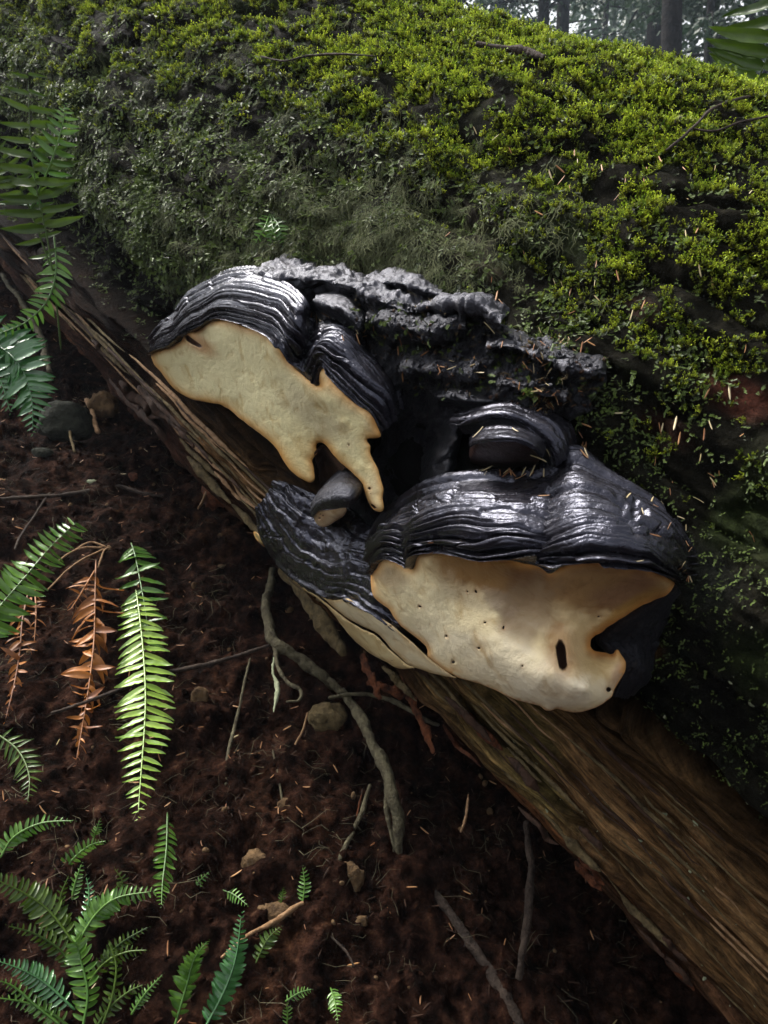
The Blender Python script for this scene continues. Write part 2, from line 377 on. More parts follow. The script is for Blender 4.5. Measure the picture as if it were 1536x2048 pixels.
rad = rad+0.022*fbm(s3*2.2, 3, 1)
rad = rad+bark*(0.020*fbm(gv*9, 4, 2)+0.012*fbm(gv*28, 3, 4))+bark*0.012*np.maximum(fbm(gv*[5, 14, 1], 3, 14), 0)
rad = rad-recess*(0.11+0.04*fbm(gv*[6, 18, 1], 3, 6))-recess*0.03*np.abs(fbm(gv*[10, 40, 1], 3, 8))+recess*0.03*fbm(gv*[12, 26, 1], 4, 9)
fur = fbm(gv*[3.2, 19, 1], 4, 16); rad = rad+bark*(0.026*np.clip(fur, -.5, .5)-0.02*np.exp(-(np.abs(fbm(gv*[4, 15, 1], 3, 18))/.06)**2))
fib = fbm(gv*[2.2, 34, 1], 4, 11); fib2 = fbm(gv*[7, 110, 1], 3, 13)
cr = np.abs(fbm(gv*[1.5, 20, 1], 4, 19)); crack = np.exp(-(cr/0.045)**2)
rad = rad+ridge*(-0.014+0.034*fib+0.014*fib2-0.038*crack+0.010*fbm(gv*[14, 55, 1], 3, 17))
rad = rad-under*(0.10+0.05*fbm(gv*[5, 20, 1], 3, 15))-0.10*sst(-70, -84, Hm)
Hr = np.radians(Hm)
dirn = -np.cos(Hr)[..., None]*E1+np.sin(Hr)[..., None]*E2
LP = AXO+Tm[..., None]*AX+dirn*rad[..., None]
lpx, lpy, lpz = proj(LP.reshape(-1, 3)); lpx = lpx.reshape(Tm.shape); lpy = lpy.reshape(Tm.shape)
infr = (lpz.reshape(Tm.shape) > 0.1)
# tints of bark, bare wood and recess, darker in furrows and cracks
n_a = fbm(gv*4, 4, 41)[..., None]; n_b = fbm(gv*[3, 14, 1], 4, 43)[..., None]; n_c = fbm(gv*9, 4, 45)[..., None]
cb = np.array([0.013, 0.012, 0.009])*(1+0.5*n_a)
cb = cb*(1-sst(0.0, 0.5, n_c))+np.array([0.024, 0.032, 0.013])*sst(0.0, 0.5, n_c)
cb = cb*(1-sst(0.25, 0.6, n_b)*0.7)+np.array([0.034, 0.034, 0.026])*sst(0.25, 0.6, n_b)*0.7
cb = cb*(1+0.9*np.clip(fur, -.6, .6))[..., None]
def blob(px, py, rx, ry, ang=0):
    c, s = math.cos(math.radians(ang)), math.sin(math.radians(ang)); dx, dy = lpx-px, lpy-py
    u, v = (dx*c+dy*s)/rx, (-dx*s+dy*c)/ry
    return (np.exp(-(u*u+v*v)**2)*infr)[..., None]
for (x, y, rx, ry, a, c) in [(1475, 790, 75, 40, 25, (0.08, 0.028, 0.02)), (1330, 860, 60, 30, 30, (0.035, 0.018, 0.014)), (960, 530, 60, 26, 35, (0.05, 0.042, 0.03)),
                             (760, 470, 110, 60, 20, (0.042, 0.046, 0.034)), (1290, 1290, 40, 22, 40, (0.13, 0.07, 0.03)), (640, 470, 120, 50, 0, (0.034, 0.038, 0.026)), (940, 480, 50, 60, 30, (0.04, 0.034, 0.028)),
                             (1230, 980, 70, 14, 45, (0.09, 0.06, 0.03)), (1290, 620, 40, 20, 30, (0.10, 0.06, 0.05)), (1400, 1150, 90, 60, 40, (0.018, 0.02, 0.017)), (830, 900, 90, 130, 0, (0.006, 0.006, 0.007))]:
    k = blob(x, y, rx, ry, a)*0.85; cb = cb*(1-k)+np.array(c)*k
crc = np.array([0.006, 0.0045, 0.0035])*(1+0.6*n_c)  # near-black trough: shade under the moss overhang put into the colour
wr = np.array([0.135, 0.084, 0.040])*(1+0.45*n_b)
wr = wr*(1-0.8*crack[..., None])*(1+0.9*np.clip(fib2, -.6, .8)[..., None])*(1+0.7*np.clip(fib, -.6, .8)[..., None])
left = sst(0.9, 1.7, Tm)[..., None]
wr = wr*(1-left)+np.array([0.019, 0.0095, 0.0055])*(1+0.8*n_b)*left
alg = sst(0.05, 0.5, fbm(gv*[2.5, 7, 1], 4, 51))[..., None]*sst(0.9, 0.0, Tm)[..., None]
wr = wr*(1-0.8*alg)+np.array([0.062, 0.070, 0.022])*(1+0.6*np.clip(fib2, -.6, .8)[..., None])*0.8*alg
lich = sst(0.15, 0.5, fbm(gv*[5, 12, 1], 4, 55))[..., None]*left*sst(1.75, 1.45, Tm)[..., None]*sst(-44, -34, Hm)[..., None]
wr = wr*(1-0.7*lich)+np.array([0.075, 0.09, 0.06])*0.7*lich
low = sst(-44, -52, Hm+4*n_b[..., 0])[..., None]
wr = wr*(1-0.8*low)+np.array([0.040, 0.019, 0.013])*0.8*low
edg = np.exp(-((Hm-BOT-2)/2.0)**2)[..., None]*sst(-0.1, 0.4, n_b)
wr = wr*(1-edg*0.8)+np.array([0.16, 0.075, 0.035])*edg*0.8
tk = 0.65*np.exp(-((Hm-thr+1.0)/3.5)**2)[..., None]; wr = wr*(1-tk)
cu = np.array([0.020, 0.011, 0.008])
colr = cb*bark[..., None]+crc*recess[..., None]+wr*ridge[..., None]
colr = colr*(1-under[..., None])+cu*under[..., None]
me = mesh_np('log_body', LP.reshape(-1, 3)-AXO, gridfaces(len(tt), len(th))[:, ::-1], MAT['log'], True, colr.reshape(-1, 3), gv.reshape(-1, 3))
# close the seam of the last column to the first
a = me.attributes.new('woody', 'FLOAT', 'POINT'); a.data.foreach_set('value', np.clip(ridge+0.5*recess, 0, 1).astype(np.float32).ravel())
log_root = thing('fallen_log', AXO, 'huge mossy fallen log slanting across the whole picture, bare wood along its lower edge', 'log')
obj('trunk', me, log_root)
LN = unit(np.cross(np.gradient(LP, axis=1), np.gradient(LP, axis=0)))
if (LN[300, 300]@dirn[300, 300]) < 0: LN = -LN

# ------------------------------------------------------------------ bracket fungi
def depth_to_world(px, py, prot): return unp(px, py, logdepth(px, py)-prot)
def loft(S, nu, nv, ridges=0, amp=0.003, seed=0, lump=0.0, big=0.0, uw=1.0, fine=0.0008, inset=True, tail=0.09):
    """a cap: stations of points from the rim to the log; concentric growth ridges run along the rim"""
    S = np.asarray(S, float)
    body = crom(crom(S, nu, 0), nv, 1)
    P = depth_to_world(body[..., 0], body[..., 1], body[..., 2])
    du = np.gradient(P, axis=0); dv = np.gradient(P, axis=1); Nn = unit(np.cross(dv, du))
    if np.mean(np.sum(Nn*(CAM-P), -1)) < 0: Nn = -Nn
    v = np.linspace(0, 1, nv)[None]*np.ones((nu, 1)); u = np.linspace(0, 1, nu)[:, None]*np.ones((1, nv))
    Lu = np.linalg.norm(np.diff(P[:, nv//3], axis=0), axis=1).sum()
    q = np.stack([u*Lu*9*uw, v*2.2, 0*u], -1)
    h = 0
    if ridges:
        arc = np.concatenate([np.zeros((nu, 1)), np.cumsum(np.linalg.norm(np.diff(P, axis=1), axis=2), 1)], 1); arc = arc/arc[:, -1:]
        wv = ridges*(0.35*v**0.8+0.65*arc)+0.70*fbm(q, 2, seed)+0.13*fbm(q*[5, 1, 1], 2, seed+3)
        band = 0.85+1.15*vn(np.stack([np.floor(wv)*0.73, u*2.0*uw, 0*u], -1), seed+5)
        fr_ = wv-np.floor(wv); saw = fr_**0.8*(1-sst(0.84, 1.0, fr_)); roll = 0.35*np.abs(np.sin(np.pi*wv))**0.62+0.95*saw
        w2 = wv/3.3+0.3; terr = (1-(w2-np.floor(w2)))**1.3
        fade = sst(0.0, 0.05, v)
        h = fade*(amp*np.clip(band, 0.15, 2.0)*roll+big*terr)
        h = h+0.09*amp*np.abs(np.sin(np.pi*wv*2.7+2*fbm(q*3, 2, seed+8)))**0.7*fade
        ck = np.exp(-(np.abs(fbm(np.stack([u*Lu*16, v*2.5, 0*u], -1), 3, seed+31))/0.035)**2)*sst(-0.05, 0.3, fbm(np.stack([u*Lu*5, v*4, 0*u+3], -1), 2, seed+33)); h = h-0.9*amp*ck*fade
        fk = sst(0.28, 0.36, fbm(np.stack([u*Lu*13, v*7, 0*u+8], -1), 3, seed+35)); h = h*(1-0.75*fk)+0.55*amp*fk*fade
        h = h+0.07*amp*fbm(np.stack([u*Lu*50, v*ridges*0.9, 0*u], -1), 3, seed+9)*fade
    h = h+lump*(fbm(P*16, 4, seed+11)+(0.45 if lump > 0.004 else 0.15)*fbm(P*55, 3, seed+12))+fine*fbm(P*120, 2, seed+13)
    P = P+Nn*np.asarray(h)[..., None]
    rows = []
    if inset:                                    # the rim turns in behind the pore surface
        r0 = S[:, 0]+(S[:, 0]-S[:, 1])*np.array([0.12, 0.12, 0]); r0 = crom(r0, nu); r0[:, 2] -= 0.02
        rows.append(depth_to_world(r0[:, 0], r0[:, 1], r0[:, 2])[:, None])
    rows.append(P)
    b0 = body[:, -1]; rows.append(depth_to_world(b0[:, 0], b0[:, 1], b0[:, 2]-tail)[:, None])
    P = np.concatenate(rows, 1)
    return P.reshape(-1, 3), gridfaces(P.shape[0], P.shape[1])
def jag(poly, amp, step, seed):
    """resample an outline every few pixels and roughen it a little"""
    P = np.asarray(poly, float); out = []
    for i in range(len(P)):
        a, b = P[i], P[(i+1) % len(P)]; n = max(1, int(np.hypot(*(b-a))/step))
        for k in range(n): out.append(a+(b-a)*k/n)
    Q = np.array(out); Q = Q+amp*np.stack([fbm(np.c_[Q/9.0, Q[:, 0]*0], 2, seed), fbm(np.c_[Q/9.0, Q[:, 0]*0+5], 2, seed)], -1)
    return Q
def smoothpoly(P, k=1):
    P = np.asarray(P, float)
    for _ in range(k): P = 0.25*np.roll(P, 1, 0)+0.5*P+0.25*np.roll(P, -1, 0)
    return P
CREAM = np.array([0.66, 0.58, 0.42])
def pore(outline, ctrl, step=5.0, pits=(), blobs=(), base=CREAM, rimc=(0.58, 0.28, 0.06), rimw=9, roll=0.010, rollw=9, seed=0, lumps=(), skirt=0.13, rimf=None, relief=0.0016):
    """pale underside: a filled outline with real depth, rounded margin, pits, and a skirt that runs back to the log"""
    O = smoothpoly(jag(outline, 1.3, 4.0, seed), 1); n = len(O)
    x0, y0 = O.min(0); x1, y1 = O.max(0)
    gx_, gy_ = np.meshgrid(np.arange(x0, x1, step), np.arange(y0, y1, step)); G = np.stack([gx_.ravel(), gy_.ravel()], -1)
    G = G+rng.uniform(-0.3, 0.3, G.shape)*step
    G = G[inpoly(G[:, 0], G[:, 1], O)]; G = G[dpoly(G[:, 0], G[:, 1], O) > 1.6]
    rings = []
    for (pl, dp, c) in pits:
        pl = np.asarray(pl, float); c0 = pl.mean(0)
        G = G[~inpoly(G[:, 0], G[:, 1], pl)]; G = G[dpoly(G[:, 0], G[:, 1], pl) > 1.2]
        rings += [pl, c0+(pl-c0)*0.80, c0+(pl-c0)*0.4]
    # finer ring just inside the margin
    pts = [Vector(p) for p in O]+[Vector(p) for p in G]
    for r_ in rings: pts += [Vector(p) for p in r_]
    edges = [(i, (i+1) % n) for i in range(n)]; o_ = n+len(G)
    for r_ in rings: edges += [(o_+i, o_+(i+1) % len(r_)) for i in range(len(r_))]; o_ += len(r_)
    res = delaunay_2d_cdt(pts, edges, [], 0, 1e-4)
    V2 = np.array([tuple(v) for v in res[0]]); Fc = np.array([f for f in res[2] if len(f) == 3])
    cen = V2[Fc].mean(1); Fc = Fc[inpoly(cen[:, 0], cen[:, 1], O)]
    x, y = V2[:, 0], V2[:, 1]; dd = dpoly(x, y, O)
    prot = tps(ctrl)(x, y)
    prot = prot+roll*(1-np.exp(-dd/rollw))-roll*0.3
    prot = prot+0.006*fbm(np.c_[x/70, y/70, x*0], 3, seed+2)*(1-np.exp(-dd/15))+relief*fbm(np.c_[x/16, y/16, x*0], 3, seed+4)
    for (lx, ly, lr, lh) in lumps: prot = prot+lh*np.exp(-(((x-lx)**2+(y-ly)**2)/lr**2)**1.2)
    n1 = fbm(np.c_[x/60, y/60, x*0], 4, seed+6); n2 = fbm(np.c_[x/22, y/22, x*0], 4, seed+7)
    C = np.repeat(np.asarray(base, float)[None], len(x), 0)*(1+0.10*n1[:, None])
    zn = sst(0.25, 0.6, np.sin(dd/7.0+3.0*n1+1.5*n2)*np.exp(-dd/55.0))[:, None]*0.28; C = C*(1-zn)+C*np.array([0.80, 0.66, 0.46])*zn
    st_ = sst(0.22, 0.55, fbm(np.c_[(x+y)/70, (x-y)/17, x*0], 4, seed+21))[:, None]*0.35; C = C*(1-st_)+C*np.array([0.82, 0.70, 0.52])*st_
    for (bx, by, rx, ry, an, c, st, soft) in blobs:
        ca, sa = math.cos(math.radians(an)), math.sin(math.radians(an)); dx, dy = x-bx, y-by
        rr = np.hypot((dx*ca+dy*sa)/rx, (-dx*sa+dy*ca)/ry)+0.45*n2+0.25*n1
        k = (st*sst(1+soft, 1-soft, rr))[:, None]; C = C*(1-k)+np.asarray(c)*k
    wloc = rimw*(1+0.5*n1) if rimf is None else rimw*rimf(x, y)*(1+0.5*n1)
    k = (np.exp(-(dd/np.maximum(wloc, 0.5))**1.6)*0.9)[:, None]; C = C*(1-k)+np.asarray(rimc)*(1+0.3*n2[:, None])*k
    for (pl, dp, c) in pits:
        pl = np.asarray(pl, float); ins = inpoly(x, y, pl); c0 = pl.mean(0)
        de = dpoly(x, y, pl); halo = np.exp(-(de/max(3.0, 0.25*np.ptp(pl[:, 1]))))*0.5; halo[ins] = 0
        C = C*(1-halo[:, None])+np.array([0.42, 0.24, 0.12])*halo[:, None]
        q_ = ins & (de > 0.25); prot[q_] -= dp; C[q_] = c
    P = depth_to_world(x, y, prot)
    # skirt
    # boundary indices of the output for the original outline
    key = {(round(a_, 3), round(b_, 3)): i for i, (a_, b_) in enumerate(V2)}
    idx = []
    for p in O:
        i = key.get((round(p[0], 3), round(p[1], 3)))
        if i is None: i = int(np.argmin((x-p[0])**2+(y-p[1])**2))
        idx.append(i)
    idx = np.array(idx); c0 = O.mean(0)
    nm = np.roll(O, -1, 0)-np.roll(O, 1, 0); nm = np.stack([-nm[:, 1], nm[:, 0]], -1); nm /= np.maximum(np.linalg.norm(nm, axis=1, keepdims=True), 1e-6)
    tst = O+nm*3; sgn = np.where(inpoly(tst[:, 0], tst[:, 1], O), 1, -1)[:, None]
    B1 = O+nm*sgn*1.0; B2 = O+nm*sgn*5
    pb = prot[idx]
    S1 = depth_to_world(B1[:, 0], B1[:, 1], pb-0.012); S2 = depth_to_world(B2[:, 0], B2[:, 1], np.minimum(pb-skirt, -0.03))
    base_i = len(P); P = np.concatenate([P, S1, S2]); C = np.concatenate([C, C[idx]*0.55, np.repeat(np.array([[0.03, 0.02, 0.015]]), n, 0)])
    q = []
    for i in range(n):
        j = (i+1) % n
        q += [(idx[i], idx[j], base_i+j), (idx[i], base_i+j, base_i+i), (base_i+i, base_i+j, base_i+n+j), (base_i+i, base_i+n+j, base_i+n+i)]
    T3 = P[Fc]; nr = np.cross(T3[:, 1]-T3[:, 0], T3[:, 2]-T3[:, 0]); fl = np.sum(nr*(CAM-T3[:, 0]), -1) < 0
    Fc[fl] = Fc[fl][:, ::-1]
    return P, np.concatenate([Fc, np.array(q)]), C
def circ(x, y, r, k=7, e=1.0, an=0): 
    a = np.linspace(0, 2*np.pi, k, endpoint=False); c, s = math.cos(math.radians(an)), math.sin(math.radians(an))
    px, py = r*np.cos(a), r*e*np.sin(a); return np.stack([x+px*c-py*s, y+px*s+py*c], -1)
def part(name, root, V, Fc, mat, cols=None, smooth=True):
    base = np.array(root.location) if root else np.zeros(3)
    return obj(name, mesh_np(name, np.asarray(V)-base, Fc, mat, smooth, cols), root)
def rimc_of(S, n=None): return [tuple(s[0]) for s in S]
BLK = (0.006, 0.005, 0.006); BRN = (0.040, 0.018, 0.012)

# --- the upper left bracket with the leaf-shaped pale underside
A_S = [[(301,710,.13),(303,700,.13),(306,690,.10),(310,682,.02)], [(320,699,.15),(322,684,.155),(328,665,.13),(333,645,.02)], [(345,692,.17),(350,672,.175),(356,648,.14),(358,622,.02)],
 [(369,671,.185),(374,650,.19),(380,620,.15),(382,588,.02)], [(400,659,.195),(407,635,.20),(413,600,.16),(415,567,.02)], [(430,641,.205),(440,617,.21),(450,582,.17),(448,548,.03)],
 [(470,644,.215),(482,620,.22),(495,580,.18),(490,536,.04)], [(520,661,.22),(530,636,.225),(540,590,.185),(530,538,.05)], [(550,679,.22),(562,652,.225),(577,607,.19),(572,562,.06)],
 [(567,702,.215),(584,678,.225),(599,632,.20),(600,588,.09)], [(580,724,.20),(594,704,.20),(607,668,.175),(612,625,.09)], [(600,745,.19),(607,722,.175),(616,685,.15),(622,645,.08)],
 [(622,763,.185),(619,738,.17),(623,700,.15),(632,655,.08)], [(634,770,.185),(629,740,.18),(633,702,.175),(645,648,.09)], [(646,734,.195),(650,710,.20),(662,680,.18),(676,643,.08)],
 [(664,757,.19),(675,730,.195),(690,695,.175),(705,655,.07)], [(685,783,.185),(700,755,.19),(715,722,.16),(727,692,.05)], [(712,808,.175),(730,780,.18),(748,752,.14),(762,725,.03)],
 [(742,828,.165),(757,805,.165),(772,785,.12),(790,767,.02)], [(762,868,.15),(772,850,.14),(785,830,.09),(800,815,.01)]]
A_O = [(301,712),(305,703),(318,699),(340,695),(352,687),(363,682),(370,666),(376,662),(390,664),(401,659),(406,650),(418,643),(440,641),(462,642),(487,654),(520,662),(545,675),(560,690),(567,702),(570,713),(580,726),(592,739),(610,752),(625,766),(634,772),(640,773),(641,766),(634,752),(634,743),(647,734),(656,742),(665,758),(678,776),(696,794),(715,809),(733,820),(746,831),(755,847),(762,868),(762,875),(748,877),(735,876),(733,880),(738,888),(743,890),(740,897),(741,907),(746,920),(757,940),(762,959),(767,975),(765,994),(768,1012),(766,1023),(758,1025),(746,1019),(736,1003),(730,985),(726,968),(715,955),(700,941),(685,929),(672,916),(660,902),(651,889),(643,884),(632,886),(632,896),(636,906),(628,913),(624,920),(628,936),(630,955),(627,964),(621,966),(610,962),(597,955),(580,940),(566,921),(556,902),(546,889),(528,873),(502,854),(477,835),(459,819),(440,809),(415,805),(389,801),(370,793),(350,780),(335,763),(322,745),(308,728)]
A_C = rimc_of(A_S)+[(310,728,.115),(350,780,.095),(400,803,.115),(450,813,.12),(500,853,.12),(546,889,.12),(580,940,.115),(615,963,.115),(630,930,.115),(650,889,.115),(686,929,.11),(727,968,.115),(745,1018,.12),(767,1012,.12),(757,940,.13),(738,890,.14),(420,730,.15),(500,740,.165),(560,800,.155),(640,830,.15),(700,860,.145)]
rootA = thing('bracket_fungus', depth_to_world(480, 700, 0.0), 'bracket fungus with ridged black cap and leaf-shaped grey-green pale underside pointing down, upper left', 'fungus', 'bracket fungi on the log')
V, Fc = loft(A_S, 400, 260, 15, 0.0082, 11, 0.0022, 0.0012)
part('cap', rootA, V, Fc, MAT['cap'])
GRN = (0.46, 0.43, 0.30)
V, Fc, Cc = pore(A_O, A_C, 4.5, [( [(368,672),(374,668),(388,679),(404,690),(406,696),(398,696),(384,689),(372,681)], .02, BRN), ([(741,1006),(748,1010),(754,1016),(750,1018),(742,1012)], .012, BRN)]+
    [(circ(739,977,3.0,7), .01, BRN), (circ(741,987,1.5,5), .006, BRN), (circ(698,890,1.6,5), .006, BLK)],
    [(480,740,190,110,30,(0.69,0.63,0.39),.8,.5), (600,920,50,60,50,(0.56,0.46,0.24),.8,.6), (630,830,90,30,40,(0.47,0.40,0.27),.5,.6), (400,690,34,14,35,(0.40,0.22,0.10),.8,.6), (570,705,26,12,60,(0.40,0.22,0.10),.6,.8),
     (752,858,16,34,-20,(0.35,0.19,0.08),.75,.7), (690,800,60,14,38,(0.48,0.36,0.22),.5,.8), (655,760,14,26,-20,(0.46,0.30,0.14),.6,.8), (640,895,16,16,0,(0.40,0.26,0.12),.7,.8), (745,985,14,40,10,(0.62,0.54,0.36),.6,.8)],
    base=(0.75, 0.67, 0.39), seed=3, lumps=[(685,845,9,.004),(720,935,10,.003)], rimw=10)
part('pore_surface', rootA, V, Fc, MAT['pore'], Cc)
ST = [[(628,905,.12),(632,925,.10),(636,950,.07),(640,975,.03)], [(645,890,.12),(645,915,.06),(648,945,.045),(650,975,.02)], [(662,906,.10),(658,925,.05),(660,950,.03),(662,975,.01)], [(690,935,.10),(685,945,.06),(682,960,.03),(680,980,.01)]]
V, Fc = loft(ST, 40, 30, 3, 0.002, 4, 0.003, inset=False); part('stalk', rootA, V, Fc, MAT['stalk'])

# --- the great right bracket with the wide cream underside
B_S = [[(743,1150,.20),(744,1130,.19),(748,1112,.15),(752,1095,.06)], [(760,1125,.22),(763,1105,.215),(768,1080,.17),(775,1045,.05)], [(785,1120,.235),(790,1095,.23),(797,1060,.19),(808,1014,.05)], [(808,1130,.235),(812,1095,.23),(822,1050,.19),(838,991,.05)],
 [(826,1137,.235),(821,1092,.232),(836,1045,.205),(862,975,.06)], [(842,1107,.257),(840,1080,.26),(865,1035,.235),(895,962,.06)], [(884,1100,.27),(890,1072,.275),(910,1025,.24),(940,956,.06)], [(928,1102,.28),(935,1073,.285),(955,1025,.24),(985,957,.06)],
 [(975,1115,.285),(982,1083,.285),(1002,1030,.24),(1030,962,.06)], [(1025,1120,.285),(1030,1087,.28),(1045,1033,.235),(1065,955,.055)], [(1075,1131,.28),(1074,1098,.268),(1080,1040,.222),(1095,940,.05)], [(1100,1144,.272),(1098,1108,.255),(1100,1045,.21),(1112,930,.045)],
 [(1125,1132,.28),(1123,1102,.275),(1125,1040,.222),(1135,905,.04)], [(1165,1122,.28),(1165,1092,.282),(1165,1035,.23),(1155,905,.04)], [(1205,1119,.275),(1208,1090,.275),(1210,1040,.215),(1195,940,.04)], [(1245,1122,.26),(1252,1096,.26),(1258,1055,.20),(1238,970,.04)],
 [(1285,1131,.24),(1295,1108,.235),(1300,1070,.175),(1280,996,.03)], [(1315,1145,.21),(1328,1125,.20),(1335,1090,.14),(1320,1030,.03)], [(1340,1158,.17),(1350,1142,.15),(1355,1115,.10),(1350,1065,.02)], [(1351,1166,.13),(1360,1150,.11),(1366,1130,.06),(1368,1100,.01)]]
B_O = [(741,1159),(742,1146),(754,1138),(760,1124),(769,1115),(789,1121),(809,1130),(825,1138),(830,1130),(828,1117),(837,1108),(855,1103),(885,1100),(907,1104),(928,1101),(952,1110),(975,1116),(1001,1117),(1025,1120),(1046,1127),(1060,1129),(1075,1131),(1090,1134),(1101,1146),(1110,1138),(1136,1128),(1170,1121),(1205,1119),(1242,1121),(1270,1127),(1290,1132),(1300,1138),(1302,1144),(1310,1143),(1331,1153),(1347,1162),(1352,1166),(1344,1178),(1334,1190),(1310,1200),(1286,1210),(1262,1225),(1240,1238),(1226,1248),(1212,1256),(1205,1265),(1192,1270),(1181,1280),(1180,1293),(1187,1302),(1198,1304),(1210,1304),(1222,1309),(1229,1305),(1231,1298),(1236,1297),(1239,1304),(1246,1315),(1253,1325),(1252,1336),(1247,1349),(1238,1364),(1229,1378),(1224,1393),(1210,1405),(1190,1416),(1165,1424),(1145,1425),(1125,1420),(1112,1417),(1103,1422),(1090,1421),(1080,1411),(1060,1407),(1040,1402),(1015,1393),(990,1380),(965,1370),(940,1362),(915,1355),(890,1341),(867,1324),(853,1311),(856,1303),(852,1292),(832,1275),(803,1253),(786,1232),(778,1217),(760,1206),(747,1193),(743,1180)]
B_C = rimc_of(B_S)+[(742,1180,.19),(780,1225,.19),(830,1275,.18),(890,1341,.185),(960,1370,.195),(1040,1402,.195),(1120,1420,.185),(1190,1416,.165),(1228,1380,.14),(1250,1330,.12),(1190,1300,.12),(1230,1248,.12),(1290,1208,.13),(850,1190,.225),(930,1260,.24),(1000,1320,.245),(1080,1360,.24),(1160,1380,.21),(960,1160,.245),(1060,1180,.225),(1160,1180,.225),(1090,1270,.205),(1140,1300,.19),(1260,1165,.20)]
TANB = (0.26, 0.135, 0.045); TANC = (0.38, 0.225, 0.095)
rootB = thing('bracket_fungus', depth_to_world(1050, 1150, 0.0), 'largest bracket fungus, shiny black ridged cap and broad cream underside with a dark slot', 'fungus', 'bracket fungi on the log')
V, Fc = loft(B_S, 460, 320, 18, 0.0098, 23, 0.0026, 0.0015)
part('cap', rootB, V, Fc, MAT['cap'])
pitsB = [([(1117,1278),(1124,1279),(1131,1290),(1133,1306),(1134,1320),(1136,1333),(1131,1341),(1125,1343),(1118,1338),(1115,1325),(1112,1308),(1110,1292)], .03, BRN), (circ(1217,1379,5.5,9), .015, BRN),
  (circ(840,1213,3.6,7,.6,15), .008, BLK), (circ(952,1183,4.2,7,.6,60), .008, BLK), (circ(935,1183,2,5), .006, BLK), (circ(970,1245,3.4,6,.6,-20), .008, BLK), (circ(1007,1255,4.2,7,.5,-75), .008, BLK), (circ(893,1272,2.4,6), .006, BLK), (circ(958,1296,3.6,7,.7), .008, BLK), (circ(907,1324,3.6,7), .008, BLK), (circ(1045,1332,2.2,6), .005, BRN), (circ(1197,1233,2.6,6,.6), .005, BRN)]
blobsB = [(1190,1168,165,66,0,TANC,.95,.35), (985,1148,140,46,14,TANB,.95,.35), (1058,1165,46,32,20,(0.19,0.09,0.035),.9,.3), (1095,1150,14,50,-10,(0.22,0.12,0.05),.7,.4), (1180,1135,130,12,0,(0.28,0.16,0.07),.6,.5), (1060,1228,70,62,40,(0.33,0.24,0.15),.85,.35), (1000,1205,40,20,40,(0.34,0.25,0.17),.7,.3), (1240,1185,80,22,-28,(0.30,0.17,0.12),.6,.6), (1250,1222,70,12,-32,(0.55,0.34,0.10),.85,.5),
  (785,1155,34,26,20,(0.36,0.26,0.16),.8,.4), (1170,1300,75,65,10,(0.55,0.40,0.20),.7,.6), (1125,1310,30,50,0,(0.48,0.29,0.14),.7,.8), (1200,1345,44,52,0,(0.52,0.37,0.17),.6,.6), (1196,1292,26,24,0,(0.20,0.10,0.05),.8,.5), (1236,1350,14,30,15,(0.42,0.26,0.17),.8,.5),
  (860,1240,70,90,-35,(0.66,0.60,0.42),.5,.6), (1000,1330,170,50,22,(0.82,0.73,0.56),.65,.7), (1120,1385,90,32,5,(0.84,0.75,0.58),.8,.6), (940,1195,60,22,15,(0.36,0.28,0.18),.6,.6)]
V, Fc, Cc = pore(B_O, B_C, 4.6, pitsB, blobsB, base=(0.86, 0.72, 0.44), seed=9, roll=0.016, rollw=14, lumps=[(1173,1378,11,.006),(1085,1160,22,-.012),(786,1150,20,-.004),(1130,1355,70,.008),(1075,1225,70,-.020),(1210,1175,60,-.012),(960,1155,60,-.010),(1100,1419,10,.006)], rimc=(0.60, 0.28, 0.07), rimw=10,
   rimf=lambda x, y: np.where(y > 1345, 0.12, 1.0)*np.where((x < 900) & (y > 1190), 0.6, 1.0))
part('pore_surface', rootB, V, Fc, MAT['pore'], Cc)
UB = [[(1352,1168,.12),(1352,1172,.09),(1350,1180,.05),(1346,1190,.01)], [(1300,1204,.11),(1312,1212,.085),(1325,1218,.05),(1336,1228,.0)], [(1240,1238,.10),(1265,1248,.08),(1292,1258,.055),(1318,1268,.0)], [(1196,1275,.085),(1235,1278,.07),(1272,1284,.05),(1308,1300,.0)],
      [(1215,1305,.085),(1248,1308,.07),(1278,1315,.05),(1303,1330,.0)], [(1250,1330,.085),(1268,1335,.07),(1285,1345,.045),(1298,1356,.0)], [(1226,1392,.08),(1240,1390,.055),(1256,1388,.03),(1268,1388,.0)]]
V, Fc = loft(UB, 140, 60, 7, 0.004, 31, 0.003); part('lower_crust', rootB, V, Fc, MAT['crust'])

# --- the low bracket wedged between the other two
C_S = [[(512,1022,.08),(525,1005,.085),(540,985,.06),(560,962,.02)], [(518,1060,.11),(540,1040,.112),(565,1010,.075),(590,972,.02)], [(534,1092,.13),(562,1070,.128),(595,1035,.08),(620,985,.02)], [(560,1130,.15),(590,1100,.142),(625,1060,.085),(655,1000,.02)],
 [(600,1166,.165),(630,1130,.150),(660,1080,.09),(690,1010,.02)], [(640,1191,.175),(665,1150,.158),(690,1095,.10),(720,1030,.02)], [(680,1203,.18),(700,1160,.16),(720,1105,.105),(745,1045,.03)], [(715,1216,.18),(735,1175,.16),(750,1120,.11),(765,1060,.04)],
 [(757,1236,.17),(770,1190,.15),(775,1130,.11),(785,1070,.04)], [(800,1268,.15),(810,1225,.13),(815,1160,.09),(820,1100,.04)]]
rootC = thing('bracket_fungus', depth_to_world(680, 1140, 0.0), 'low bracket fungus left of the largest one, hollow black cap above two cream strips', 'fungus', 'bracket fungi on the log')
V, Fc = loft(C_S, 240, 180, 8, 0.0058, 41, 0.007, 0.002); part('cap', rootC, V, Fc, MAT['cap'])
